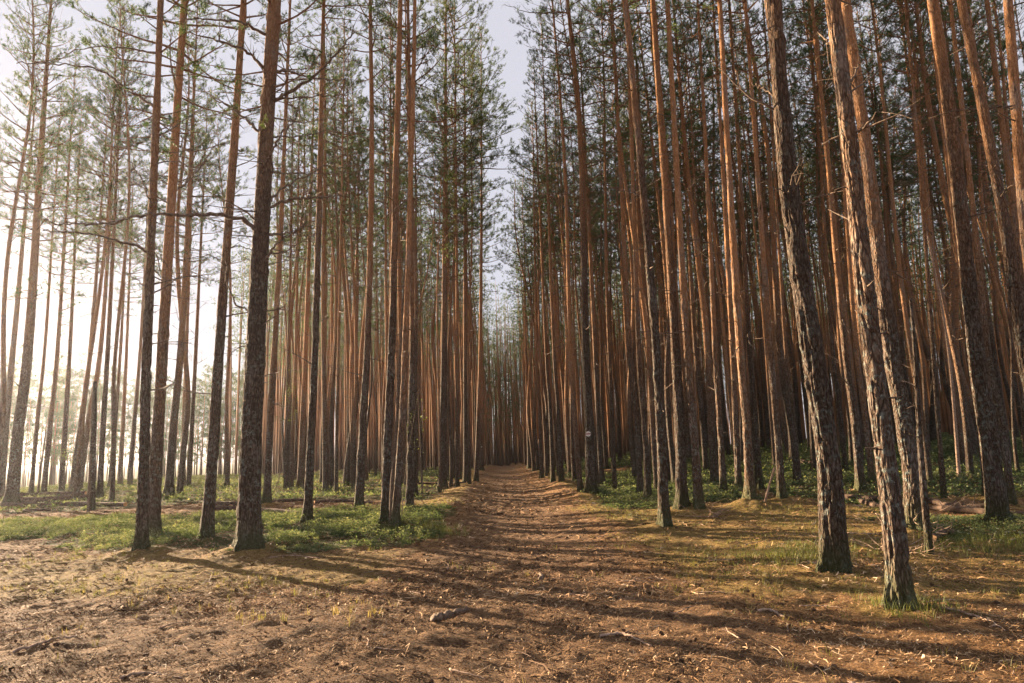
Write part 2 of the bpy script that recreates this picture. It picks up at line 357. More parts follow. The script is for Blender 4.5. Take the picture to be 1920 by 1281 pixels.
# ------------------------------------------------------------------ measured trees
# (name key, [(px, py) base ... up], trunk width in px near the base, label, options)
HT = [
 ('E', [(465,1043),(470,860),(480,640),(494,350),(515,0)], 46, 'thickest trunk on the left, grey lichen-flecked pine with long bare boughs, on a mossy mound'),
 ('A', [(264,1040),(270,860),(276,640),(285,420),(300,40)], 23, 'dark slim pine standing directly in front of a thicker orange trunk, left foreground'),
 ('B', [(285,1020),(293,860),(306,640),(326,300),(346,0)], 27, 'thick bright orange-topped pine just behind the dark slim left foreground pine'),
 ('C', [(316,935),(325,800),(340,640),(358,300),(371,0)], 19, 'grey-orange pine leaning right, first behind the thick orange left foreground pine'),
 ('C2', [(343,917),(346,760),(350,640),(362,300)], 10, 'thin pine between the grey-orange leaning pine and the next stem on the left'),
 ('C3', [(353,915),(362,760),(368,640),(384,300)], 10, 'thin reddish pine a stem to the right of the grey-orange leaning pine'),
 ('D', [(386,1018),(398,860),(412,640),(437,300),(457,0)], 25, 'rough orange pine leaning right in the green shrubs, left of the thickest left trunk'),
 ('F', [(500,950),(507,800),(516,640),(528,400)], 15, 'slim dark pine just behind and right of the thickest left trunk'),
 ('L1', [(20,955),(35,800),(54,640),(76,300),(96,0)], 26, 'stout pine at the left edge, its foot at the end of the fallen logs'),
 ('L0', [(0,935),(12,780),(26,640),(52,350)], 15, 'hazy orange pine cut by the left edge, glowing against the sun'),
 ('L2', [(58,930),(70,790),(85,640),(104,350)], 9, 'thin orange pine just right of the stout left edge pine'),
 ('L3', [(81,932),(95,790),(109,640),(130,300)], 11, 'slim grey pine behind the left end of the fallen logs'),
 ('L4', [(115,927),(123,790),(132,640),(148,300)], 11, 'first of the close row of pines behind the left log pile'),
 ('L5', [(134,925),(152,790),(171,640),(196,300)], 12, 'orange pine leaning right in the middle of the row behind the log pile'),
 ('L6', [(147,923),(166,790),(190,640),(214,300)], 13, 'dark based pine leaning right behind the right half of the log pile'),
 ('L8', [(186,940),(194,790),(203,640),(220,300)], 12, 'reddish pine just right of the dead snag by the log pile'),
 ('L9', [(206,917),(216,790),(227,640),(240,380)], 9, 'slender pine with pale leaves before it, left of the dark foreground pair'),
 ('L10', [(225,912),(231,790),(238,640),(248,380)], 9, 'thin straight orange pine, second left of the dark foreground pair'),
 ('L11', [(243,912),(252,790),(264,640),(278,380)], 10, 'thin orange pine seen right beside the dark slim left foreground pine'),
 ('G1', [(536,918),(539,780),(542,640),(548,300)], 9, 'left one of two close dark stems behind the curved sapling'),
 ('G2', [(546,918),(550,780),(555,640),(560,300)], 9, 'right one of two close dark stems behind the curved sapling'),
 ('G3', [(563,916),(568,780),(574,640),(588,200)], 14, 'broad dark pine behind, between the curved sapling and the front dark pine'),
 ('H', [(576,990),(582,850),(591,640),(600,320),(607,0)], 17, 'dark middle-distance pine rising from the green shrubs right of the thickest left trunk'),
 ('I1', [(603,908),(606,780),(610,640),(612,300)], 8, 'thin stem right of the dark shrub-bed pine'),
 ('I2', [(616,912),(619,780),(622,640),(624,300)], 9, 'brown stem midway between the shrub-bed pine and the dark leaning pine'),
 ('I3', [(630,930),(632,780),(635,640),(642,300)], 8, 'thin pine with foot nearer than its neighbours, left of the dark leaning pine'),
 ('J', [(673,960),(680,800),(689,640),(697,300),(694,0)], 19, 'dark pine leaning right, left neighbour of the clustered stems by the path'),
 ('K1', [(723,998),(727,820),(735,640),(743,300),(751,0)], 21, 'tall left stem of the clump of pines on the mossy mound left of the path'),
 ('K2', [(741,1000),(752,820),(760,640),(768,400),(776,120)], 15, 'slanting dark stem in the middle of the clump left of the path'),
 ('K3', [(768,972),(770,820),(773,640),(769,300),(765,0)], 15, 'dark straight stem at the right side of the clump left of the path'),
 ('M', [(830,917),(831,780),(833,640),(835,300),(836,0)], 17, 'mossy dark pine standing alone at the path edge with bare side twigs'),
 ('N', [(857,913),(857,780),(857,640),(856,400)], 8, 'thin pine just right of the mossy dark path edge pine'),
 ('O', [(875,904),(874,780),(873,640),(872,300),(871,100)], 14, 'reddish pine on the left verge, between the thin pine and the marked one'),
 ('P', [(893,902),(897,780),(901,640),(903,350)], 10, 'pine whose foot is nearest the path on the left verge'),
 ('Q', [(903,882),(903,760),(902,640),(903,400)], 9, 'far pine on the left verge wearing a tiny white marker'),
 ('R1', [(1109,929),(1104,780),(1098,640),(1088,250),(1064,0)], 22, 'pine with the round white and red trail marker nailed to it'),
 ('R2', [(1128,912),(1122,780),(1115,640),(1093,200),(1083,0)], 13, 'slim pine directly behind and right of the trail marker pine'),
 ('Ra', [(992,878),(989,760),(986,640),(982,350)], 7, 'thin dark pine at the right verge far along the path'),
 ('Rb', [(1016,897),(1011,760),(1006,640),(1000,300)], 8, 'slim pine on the right verge where the path narrows'),
 ('Rc', [(1037,903),(1031,760),(1023,640),(1006,250)], 9, 'left one of two pines on the right verge before the marked pine'),
 ('Rd', [(1053,907),(1046,760),(1038,640),(1023,250)], 10, 'right one of two pines on the right verge before the marked pine'),
 ('Re', [(1079,900),(1072,760),(1065,640),(1048,250)], 9, 'pine half hidden, the nearest stem left of the marked pine'),
 ('R3', [(1202,938),(1194,790),(1180,640),(1160,250)], 13, 'left one of a close pair of pines right of the marked pine'),
 ('R3b', [(1216,943),(1208,790),(1197,640),(1182,200)], 13, 'right one of a close pair of pines right of the marked pine'),
 ('R4', [(1247,996),(1239,800),(1229,640),(1205,350),(1172,0)], 23, 'dark-footed pine nearest the path on the right, its foot set forward of its neighbours'),
 ('R5', [(1280,968),(1275,800),(1266,640),(1241,250),(1224,0)], 25, 'sunlit broad pine right behind the dark-footed one on the right of the path'),
 ('R6', [(1312,968),(1300,800),(1286,640),(1268,300),(1254,50)], 20, 'lichened pine third in the row right of the path, beside small roots'),
 ('R7', [(1325,888),(1314,760),(1303,640),(1282,300)], 12, 'orange pine standing far back, in the gap right of the lichened third pine'),
 ('R8', [(1357,930),(1349,780),(1340,640),(1322,250)], 13, 'slim lichened pine left of the paired dark pines at centre right'),
 ('R9', [(1386,926),(1379,780),(1372,640),(1352,250)], 13, 'slim pine immediately left of the pine on the bare sandy mound'),
 ('R10', [(1409,957),(1400,800),(1386,640),(1363,250),(1349,0)], 20, 'pine on the bare sandy mound, centre right'),
 ('R11', [(1425,925),(1415,780),(1405,640),(1385,280)], 13, 'orange-lit pine immediately right of the pine on the sandy mound'),
 ('R12', [(1467,943),(1456,790),(1443,640),(1415,250),(1397,0)], 15, 'pale slender pine leaning left with a bent top, centre right'),
 ('R13', [(1499,905),(1486,760),(1472,640),(1448,250)], 9, 'thin sunlit pine seen just left of the big lichened foreground trunk'),
 ('S1', [(1566,1077),(1553,865),(1520,640),(1480,350),(1449,0)], 46, 'thickest trunk on the right, lichen-grey pine with a split in its bark at the foot'),
 ('S2', [(1690,1145),(1668,930),(1633,640),(1599,325),(1562,0)], 40, 'closest pine of all, rugged sunlit plates and grey lichen, right foreground'),
 ('S3', [(1718,1001),(1704,840),(1668,640),(1627,300),(1592,60)], 33, 'stout lichened pine directly behind the closest rugged pine'),
 ('R14', [(1586,888),(1574,760),(1560,640),(1538,300)], 10, 'thin sunlit pine in the gap right of the thickest right trunk'),
 ('R15', [(1615,925),(1601,780),(1583,640),(1552,300),(1522,0)], 18, 'sunlit pine on a mossy foot behind the end of the fallen log, right'),
 ('R16', [(1636,910),(1622,780),(1604,640),(1580,300)], 12, 'slim pine hidden partly by the closest rugged pine'),
 ('S5', [(1771,942),(1760,800),(1748,640),(1724,300)], 10, 'thin dark pine rising behind the right-hand fallen logs'),
 ('S6', [(1874,986),(1855,830),(1828,640),(1785,250),(1749,0)], 33, 'lichened pine at the right edge beside white wildflowers'),
 ('S7', [(1899,955),(1880,800),(1850,640),(1815,300)], 14, 'orange-lit pine just right of the lichened right edge pine'),
 ('S8', [(1852,940),(1834,800),(1812,640),(1775,300)], 9, 'thin pine left of the lichened right edge pine, foot behind the log'),
 ('S9', [(1978,1010),(1945,800),(1915,640),(1880,400),(1802,0)], 30, 'tall orange pine entering from the right edge halfway up'),
 ('S10', [(2010,1000),(1975,800),(1945,600),(1920,400),(1890,0)], 30, 'orange pine in the top right corner'),
 ('S11', [(1960,930),(1935,700),(1900,400),(1850,0)], 17, 'slimmer grey pine at top right between two orange ones'),
]
OLD = {'E', 'S1', 'S2', 'S3', 'S6', 'R1', 'R4', 'L1', 'H', 'J', 'K1', 'M', 'D'}
heroes = []
for key, pts, w, lab in HT:
    g = ground_at(*pts[0], 60)
    d = (MC.transposed() @ (g - CAM)).z * -1
    heroes.append(dict(key=key, pts=pts, w=w, lab=lab, g=g, d=d))
for h in heroes:
    if h['d'] < 26:
        r = h['w'] / F * h['d'] / 2
        MOUNDS.append((h['g'].x, h['g'].y + .05, {'E': .16, 'K1': .15, 'S1': .06, 'S2': .05}.get(h['key'], .11), r + .30))
MOUNDS.append((ground_at(1395, 960).x, ground_at(1395, 960).y, .15, .8))

# ------------------------------------------------------------------ ground sheet
def stretched(n, near, far, step, g=1.07):
    k = 1.0
    xs = [0.0]
    while xs[-1] < near: xs.append(xs[-1] + step)
    s = step
    while xs[-1] < far: s *= g; xs.append(xs[-1] + s)
    return np.array(xs)
xp = stretched(0, 9, 900, .045, 1.045); X1 = np.concatenate([-xp[:0:-1], xp])
yp = stretched(0, 14, 1200, .04, 1.024) ; yn = stretched(0, 1, 200, .4); Y1 = np.concatenate([-yn[:0:-1], yp])
GX, GY = np.meshgrid(X1, Y1, indexing='xy')
def zones(x, y):
    d = np.abs(x - pathx(y))
    wob = .35 * fbm2(x * .8, y * .8, 31, 3)
    path = 1 - sst(.75 - .25 * sst(14, 30, y), 1.6 - .5 * sst(14, 30, y), d + wob * .6)
    near = 1 - sst(6.5, 10, y)                       # the whole foreground is bare trodden litter
    path = np.maximum(path, near * (1 - sst(1.2, 4.5, x + wob)) * .62)
    lpath = (1 - sst(.5, 2.2, np.abs(x + 7.3 - (10 - y) * .9) + wob)) * (1 - sst(10, 15, y))
    path = np.maximum(path, lpath * .9)
    moss = sst(1.3, 2.6, x + wob) * sst(5.2, 7, y + wob) * (1 - sst(17, 22, y)) * (1 - sst(6.5, 9, x)) * (.72 + .35 * noise2(x * .7, y * .9, 44))
    moss = np.maximum(moss, sst(1.4, 2.0, d) * (1 - sst(3.0, 4.6, d)) * sst(10, 14, y) * .8)
    moss = np.maximum(moss, (1 - sst(.9, 1.9, np.hypot(x + 3.2, y - 9.6))) * .6)
    moss = np.maximum(moss, sst(6.8, 8.6, y + 1.5 * wob) * (1 - sst(11, 13, y)) * sst(.4, 1.6, -x + wob) * (1 - sst(6.5, 8.5, -x + wob)) * .62)
    gl = sst(1.0, 1.9, -(x - pathx(y)) + wob) * sst(9.5, 12.4, y - .5 * np.maximum(-x - 4.2, 0) + 2.8 * wob) * (1 - sst(16.5, 18.5, y)) * (1 - sst(.70, .82, -x / np.maximum(y, 1) - wob * .12 - .10 * sst(12.5, 15.5, y) + .22 * (1 - sst(10.5, 13, y))))
    gl2 = sst(2.0, 3.5, d + wob) * sst(19, 22, y - .25 * np.maximum(x, 0)*0) * sst(-.25, .2, noise2(x * .3, y * .3, 41) + .25)
    gr = sst(2.3, 3.2, x + wob) * sst(15.5, 17, y) * (1 - sst(5.5, 7.5, x)) * (1 - sst(20, 24, y))
    gr2 = sst(5.6, 6.6, x + wob) * sst(9.0, 10.0, y) * (1 - sst(11.5, 13, y))
    clr = np.maximum(sst(26, 32, -x), sst(6.0, 8.0, x + wob) * sst(12.5, 15, y + wob) * (.55 + .45 * sst(-.3, .2, noise2(x * .5, y * .5, 43))))
    green = np.clip(np.maximum.reduce([gl, gl2 * .9, gr, gr2 * .8, clr]), 0, 1)
    return path, moss * (1 - green * .6), green
def micro(x, y):
    a = noise2(x * 3.1, y * 3.1, 50); b = noise2(x * 7, y * 7, 51); c = noise2(x * 15, y * 15, 52)
    return .018 * noise2(x * 1.25 + y * .4, y * 1.1 - x * .5, 49) + .022 * a + .020 * b * np.abs(b) * 1.6 + .012 * c
Z = terrain(GX.ravel(), GY.ravel()).reshape(GX.shape)
nearw = (1 - sst(20, 34, GY)) * (1 - sst(10, 16, np.abs(GX)))
Z = Z + nearw * micro(GX, GY)
pz, mz_, gz = zones(GX.ravel(), GY.ravel())
for (mx, my, mh, mr) in MOUNDS:
    mz_ = np.maximum(mz_, np.exp(-((GX.ravel() - mx) ** 2 + (GY.ravel() - my) ** 2) / (mr * 1.2) ** 2) * .95)
ny, nx = GX.shape
i = np.arange(ny - 1)[:, None] * nx + np.arange(nx - 1)[None]
Fq = np.stack([i, i + 1, i + nx + 1, i + nx], -1).reshape(-1, 4)
me = mesh_np("ground", np.stack([GX.ravel(), GY.ravel(), Z.ravel()], -1), Fq, [M_ground], None, True, {'path': pz, 'moss': mz_, 'green': gz})
tag(link("ground", me), kind='structure')
def gz_at(x, y):
    x = np.atleast_1d(np.asarray(x, float)); y = np.atleast_1d(np.asarray(y, float))
    w = (1 - sst(20, 34, y)) * (1 - sst(10, 16, np.abs(x)))
    return terrain(x, y) + w * micro(x, y)

# ------------------------------------------------------------------ pine building blocks
def bark_disp(r0, amp, seed):
    def f(P, th):
        cx, cy = np.cos(th)[None] * r0, np.sin(th)[None] * r0
        z = P[:, 2:3]
        big = noise3(cx * 9, cy * 9, z * 1.6, seed) * amp * .8
        pl = np.abs(noise3(cx * 25, cy * 25, z * 4.0, seed + 1))
        pl = np.minimum(pl * 3.2, 1) - .7
        kn = np.maximum(noise3(cx * 6, cy * 6, z * 4, seed + 2) - .55, 0) * amp * 5
        fi = noise3(cx * 70, cy * 70, z * 28, seed + 3) * .25
        fade = 1 - .75 * sst(2.5, 6.5, z)
        root_ = r0 * .38 * np.exp(-np.maximum(z, 0) / .16) * np.maximum(np.cos(th[None] * 4 + seed) + .4 * np.cos(th[None] * 7 + seed * 2), -.3)
        return root_ + big + (pl * 1.1 + fi) * amp * fade + kn
    return f
def trunk_radii(z, R0, H, flare=.34):
    z = np.asarray(z, float)
    r = R0 * np.clip(1 - z / (H + .6), .03, 1) ** .72 * (1 + .0 * z)
    return r * (1 + flare * np.exp(-np.maximum(z, 0) / .22) + .12 * np.exp(-np.maximum(z, 0) / .9))
def build_trunk(name, curve, R0, H, seg, dz, amp, seed, mat, twigs=None):
    """curve: z -> (x, y) local centre line"""
    z = np.concatenate([[-.35], np.arange(-.1, min(H, 9), dz), np.arange(min(H, 9), H, max(dz * 3, .25)), [H]]) if dz < .2 else np.concatenate([[-.35], np.linspace(0, H, int(H / dz) + 1)])
    c = np.array([curve(v) for v in z]); P = np.column_stack([c, z])
    r = trunk_radii(z, R0, H)
    V, Q, T = tube(P, r, seg, bark_disp(R0, amp, seed) if amp else None)
    if twigs is not None:
        twigs.add(V, Q, T, 0); return twigs.mesh(name, [mat, M_twig], True)
    me = mesh_np(name, V, [Q, T], [mat], None, True); return me
def wiggle_dir(rs, p, d, n, step, bend, gz=0.0, gnarl=.25):
    P = [np.array(p, float)]; d = np.array(d, float); d /= np.linalg.norm(d)
    for k in range(n):
        d = d + rs.normal(0, gnarl, 3) * .5; d[2] += gz; d += np.asarray(bend) * .1
        d /= np.linalg.norm(d); P.append(P[-1] + d * step)
    return np.array(P)
def dead_branch(mb, rs, p, az, L, r, elev=.0, depth=0, droop=.0):
    """a bare, crooked branch with side twigs; returns nothing, adds tubes to mb"""
    n = max(4, int(L / .16)); d = np.array([math.cos(az) * math.cos(elev), math.sin(az) * math.cos(elev), math.sin(elev)])
    P = wiggle_dir(rs, p, d, n, L / n, (0, 0, 0), droop, .28)
    rad = np.linspace(r, max(r * .22, .0018), n + 1)
    mb.tube(P, rad, 6 if depth == 0 else 4 if depth == 1 else 3)
    if depth < 2 and L > .25:
        m = rs.poisson(L * (3.4 if depth == 0 else 4)) + (1 if depth == 0 else 0)
        for _ in range(min(m, 9)):
            k = rs.integers(max(1, n // 4), n + 1)
            a2 = az + rs.choice([-1, 1]) * rs.uniform(.5, 1.2)
            dead_branch(mb, rs, P[k], a2, L * rs.uniform(.18, .42), rad[k] * .6, elev + rs.normal(.1, .35), depth + 1, droop)
# a needle shoot: needles in a brush round a short stem
def shoots(P, D, L, nneedle, nl, nw, rs, tone):
    """P (n,3) shoot base, D (n,3) direction -> tri blades. returns V, T, tone"""
    n = len(P)
    up = rs.normal(0, 1, (n, nneedle, 3)); Dn = D[:, None]
    s = rs.uniform(0, 1, (n, nneedle, 1))
    base = P[:, None] + Dn * s * L
    side = up - (up * Dn).sum(-1, keepdims=True) * Dn
    side /= np.linalg.norm(side, axis=-1, keepdims=True) + 1e-9
    dirv = side * rs.uniform(.55, 1.0, (n, nneedle, 1)) + Dn * rs.uniform(.5, 1.1, (n, nneedle, 1))
    dirv /= np.linalg.norm(dirv, axis=-1, keepdims=True)
    tip = base + dirv * nl * rs.uniform(.7, 1.2, (n, nneedle, 1))
    w = np.cross(dirv, rs.normal(0, 1, (n, nneedle, 3))); w /= np.linalg.norm(w, axis=-1, keepdims=True) + 1e-9
    V = np.stack([base - w * nw * .5, base + w * nw * .5, tip], 2).reshape(-1, 3)
    T = np.arange(len(V)).reshape(-1, 3)
    tn = np.repeat(np.clip(np.asarray(tone)[:, None] + rs.normal(0, .10, (n, nneedle)), 0, 1).ravel(), 3)
    return V, T, tn
def build_crown(name, curve, z0, H, rmax, rs, dens=1.0, nneed=13, nl=.07, nw=.011, limbs=True, R0=.12):
    mb = MB(); SP = []; SD = []; ST = []
    z = z0
    while z < H - .1:
        u = (z - z0) / (H - z0)
        prof = (min(u / .30, 1) ** .7 * .72 + .28) * (1 - max(u - .45, 0) / .55 * .80)
        nb = rs.integers(3, 6)
        a0 = rs.uniform(0, 6.28)
        for b in range(nb):
            if rs.random() > (.42 + .6 * u): continue
            az = a0 + b * 6.28 / nb + rs.normal(0, .3); L = rmax * prof * rs.uniform(.6, 1.25)
            el = -.05 + .75 * u + rs.normal(0, .15)
            cx, cy = curve(z)
            n = 6
            P = wiggle_dir(rs, (cx, cy, z), (math.cos(az) * math.cos(el), math.sin(az) * math.cos(el), math.sin(el)), n, L / n, (0, 0, 0), .045, .16)
            if limbs: mb.tube(P, np.linspace(.010 + .012 * L * (1 - u * .5), .004, n + 1), 4, m=0)
            tone = np.clip(rs.normal(.42, .16) + .12 * u, 0, 1)
            ns = max(2, int(L * 4.2))
            for s in range(ns):
                f = rs.uniform(.35, 1.0); k = f * n; k0 = min(int(k), n - 1); q = P[k0] + (P[k0 + 1] - P[k0]) * (k - k0)
                a2 = az + rs.choice([-1, 1]) * rs.uniform(.25, 1.15); e2 = el + rs.uniform(-.15, .6)
                l2 = L * rs.uniform(.16, .36) * (1.25 - f * .5)
                P2 = wiggle_dir(rs, q, (math.cos(a2) * math.cos(e2), math.sin(a2) * math.cos(e2), math.sin(e2)), 3, l2 / 3, (0, 0, 0), .08, .22)
                if limbs: mb.tube(P2, np.linspace(.006, .0025, 4), 3, m=0, cap=False)
                m = max(3, int(l2 * 19 * dens))
                for _ in range(m):
                    g = rs.uniform(.45, 1) * 3; g0 = min(int(g), 2)
                    pp = P2[g0] + (P2[g0 + 1] - P2[g0]) * (g - g0) + rs.normal(0, .035, 3)
                    dd = (P2[-1] - P2[0]) / (np.linalg.norm(P2[-1] - P2[0]) + 1e-9) + rs.normal(0, .5, 3) + np.array([0, 0, .45])
                    SP.append(pp); SD.append(dd / np.linalg.norm(dd)); ST.append(tone + rs.normal(0, .08))
        z += rs.uniform(.26, .48)
    SP, SD, ST = np.array(SP), np.array(SD), np.array(ST)
    V, T, tn = shoots(SP, SD, .10, nneed, nl, nw, rs, ST)
    mb.add(V, None, T, 1, tn)
    return mb.mesh(name, [M_limb, M_needle]), len(SP)
def sway(rs, H, amp):
    a = rs.normal(0, amp, 2); b = rs.normal(0, amp * .5, 2); ph = rs.uniform(0, 6, 2)
    return lambda z: (a[0] * (z / H) ** 2 + b[0] * math.sin(z * .45 + ph[0]) * min(z / 4, 1), a[1] * (z / H) ** 2 + b[1] * math.sin(z * .4 + ph[1]) * min(z / 4, 1))

# ---- the kinds of pine that the stand is made of
KINDS = []
for k in range(12):
    rs = np.random.default_rng(100 + k)
    H = rs.uniform(18.5, 21.5); cv = sway(rs, H, .42); R0 = rs.uniform(.075, .135)
    z0 = (H * .46, H * .5, H * .55)[k % 3]
    cr, ns = build_crown("crown", cv, z0, H, rs.uniform(1.3, 1.95), rs, .9 if k % 2 else 1.2)
    mb = MB()
    zz = 1.6
    while zz < z0 + 1.5:
        lo = zz / z0
        for b in range(rs.integers(1, 4)):
            L = rs.uniform(.12, .5) if rs.random() < .6 - .3 * lo else rs.uniform(.4, 1.0) * (.5 + .9 * lo)
            c = cv(zz); dead_branch(mb, rs, (c[0], c[1], zz), rs.uniform(0, 6.28), L, .007 + .006 * L, rs.normal(.08, .25), 0 if L > .4 else 1)
        zz += rs.uniform(.20, .5)
    mb.mq = [m * 0 + 1 for m in mb.mq]; mb.mt = [m * 0 + 1 for m in mb.mt]
    tr = build_trunk("trunk", cv, R0, H, 12, .30, .006, k * 10, M_bark, mb)
    KINDS.append((tr, cr, None, H))
# thin suppressed poles
for k in range(2):
    rs = np.random.default_rng(140 + k)
    H = rs.uniform(13, 15.5); cv = sway(rs, H, .4)
    cr, ns = build_crown("crown", cv, H * .62, H, .95, rs, 1.0)
    mb = MB(); zz = 1.2
    while zz < H * .8:
        c = cv(zz); dead_branch(mb, rs, (c[0], c[1], zz), rs.uniform(0, 6.28), rs.uniform(.15, .7), .008, rs.normal(.1, .3), 0); zz += rs.uniform(.25, .6)
    mb.mq = [m * 0 + 1 for m in mb.mq]; mb.mt = [m * 0 + 1 for m in mb.mt]
    tr = build_trunk("trunk", cv, .065, H, 8, .4, .004, 200 + k, M_bark, mb)
    KINDS.append((tr, cr, None, H))

def plant(kind, x, y, z, s, sz, rot, lean, lab, group, crown=True):
    tr, cr, db, H = KINDS[kind]
    e = thing("pine_tree", (x, y, z - .06), lab, 'pine tree', group)
    e.rotation_euler = (lean[0], lean[1], rot); e.scale = (s, s, sz)
    link("trunk", tr, e); link("crown", cr, e)
    return e

# ------------------------------------------------------------------ measured trees: built by their own outline
def px_point(px, py, dist):
    v = ray(px, py); return CAM + v * dist
# long bare boughs traced from the photo: (tree, [(px,py,depth offset)...], radius)
BOUGHS = [
 ('E', [(482,434,0),(455,412,-.1),(400,402,-.3),(350,404,-.5),(300,402,-.6),(250,408,-.5),(205,418,-.4),(100,421,-.2)], .030),
 ('E', [(503,388,0),(550,374,-.3),(590,371,-.5),(655,368,-.7)], .026),
 ('E', [(500,380,0),(530,354,.2),(590,322,.5),(640,292,.8)], .020),
 ('E', [(504,440,0),(555,433,.2),(572,410,.4),(575,388,.5)], .020),
 ('E', [(492,503,0),(515,460,-.3),(555,434,-.5),(574,414,-.6)], .020),
 ('E', [(498,316,0),(508,290,-.3),(528,250,-.6),(552,228,-.8),(560,190,-1)], .020),
 ('E', [(490,250,0),(450,214,.2),(412,192,.3),(384,171,.4)], .022),
 ('E', [(497,130,0),(464,98,-.3),(420,80,-.6),(352,60,-.9)], .026),
 ('E', [(502,66,0),(455,44,-.3),(400,37,-.5),(350,36,-.8)], .024),
 ('E', [(512,190,0),(545,172,-.2),(590,142,-.5),(625,105,-.8),(665,60,-1.0)], .028),
 ('E', [(512,184,0),(570,182,-.3),(640,180,-.6)], .018),
 ('E', [(515,132,0),(545,134,.3),(590,148,.6),(650,150,.9)], .022),
 ('E', [(508,325,0),(560,325,.2),(640,326,.5)], .013),
 ('E', [(508,256,0),(560,255,.3),(620,243,.5)], .014),
 ('E', [(470,583,0),(440,565,.2),(405,483,.3),(330,492,.3)], .012),
 ('E', [(497,584,0),(520,580,-.1),(538,570,-.3)], .012),
 ('A', [(277,472,0),(240,457,-.2),(180,442,-.4),(125,434,-.6),(80,433,-.8)], .022),
 ('A', [(284,396,0),(276,365,-.2),(262,330,-.3),(235,294,-.5)], .016),
 ('A', [(275,540,0),(255,525,-.1),(232,511,-.2)], .013),
 ('A', [(288,200,0),(240,168,.2),(180,130,.4),(110,120,.6),(30,118,.8)], .022),
 ('A', [(294,100,0),(250,92,.3),(190,88,.5),(120,100,.6)], .018),
 ('B', [(330,358,0),(370,320,.2),(398,280,.4),(425,255,.6)], .016),
 ('B', [(338,275,0),(352,248,.2),(372,228,.4)], .013),
 ('B', [(313,345,0),(296,332,-.2),(262,318,-.4)], .014),
 ('B', [(323,390,0),(300,372,-.2),(250,340,-.4),(210,300,-.6)], .012),
 ('D', [(440,281,0),(462,283,.1),(480,284,.2)], .012),
 ('D', [(425,465,0),(450,462,.2),(480,470,.4)], .012),
 ('M', [(828,660,0),(805,645,-.2),(790,640,-.4)], .014),
 ('M', [(838,678,0),(862,655,-.2),(880,640,-.3)], .014),
 ('M', [(838,730,0),(852,726,-.1),(866,722,-.2)], .010),
 ('R1', [(1093,352,0),(1070,325,.2),(1040,300,.4),(1018,290,.5)], .016),
 ('R1', [(1098,370,0),(1060,360,.3),(1030,345,.5)], .014),
 ('R1', [(1070,22,0),(1020,25,.2),(980,20,.4),(945,8,.6)], .018),
 ('R4', [(1205,372,0),(1180,360,.1),(1160,358,.2)], .014),
 ('R4', [(1172,62,0),(1148,45,.2),(1110,25,.5),(1080,0,.8)], .018),
 ('S1', [(1488,372,0),(1465,357,-.1),(1440,350,-.2)], .014),
 ('S1', [(1455,180,0),(1430,165,.1),(1410,158,.3)], .011),
 ('S1', [(1494,385,0),(1530,372,.2),(1560,362,.4)], .012),
 ('S2', [(1598,248,0),(1622,238,-.1),(1645,210,-.2)], .013),
 ('S2', [(1575,170,0),(1600,150,.2),(1612,118,.4)], .013),
 ('S2', [(1567,95,0),(1550,75,.1),(1530,60,.2)], .012),
 ('K1', [(730,328,0),(700,316,-.1),(680,322,-.3),(640,326,-.5)], .014),
 ('K3', [(770,520,0),(792,500,.2),(815,470,.4)], .010),
 ('K3', [(768,200,0),(800,150,.3),(840,130,.6),(870,122,.8)], .014),
 ('J', [(697,330,0),(668,345,.1),(640,352,.3)], .012),
 ('H', [(602,330,0),(630,318,.2),(668,300,.4)], .012),
 ('C', [(352,420,0),(375,400,.1),(400,380,.2)], .010),
 ('S6', [(1768,160,0),(1790,150,.2),(1820,155,.3)], .010),
 ('S10', [(1905,210,0),(1885,200,-.1),(1855,196,-.2)], .012),
]
def bough_mesh(Pw, r, root, rs, twigs=True):
    P = catmull([np.array(p) - np.array(root) for p in Pw], max(8, len(Pw) * 6)); r = r * 1.15
    L = np.linalg.norm(np.diff(P, axis=0), axis=1).sum()
    P[1:] += rs.normal(0, .012, (len(P) - 1, 3))
    mb = MB(); rad = np.linspace(r, max(r * .3, .005), len(P)) * (1 + .12 * rs.normal(size=len(P)))
    mb.tube(P, np.maximum(rad, .003), 8)
    if twigs:
        for _ in range(int(L * 5) + 2):
            k = rs.integers(2, len(P)); T = P[k] - P[k - 1]; az = math.atan2(T[1], T[0]) + rs.choice([-1, 1]) * rs.uniform(.4, 1.3)
            l = rs.uniform(.08, .22) if rs.random() < .45 else rs.uniform(.2, .75)
            dead_branch(mb, rs, P[k], az, l, min(rad[k] * .55, .010), rs.normal(.15, .5), 1)
    return mb.mesh("branch", [M_twig], True)
hero_xy = []
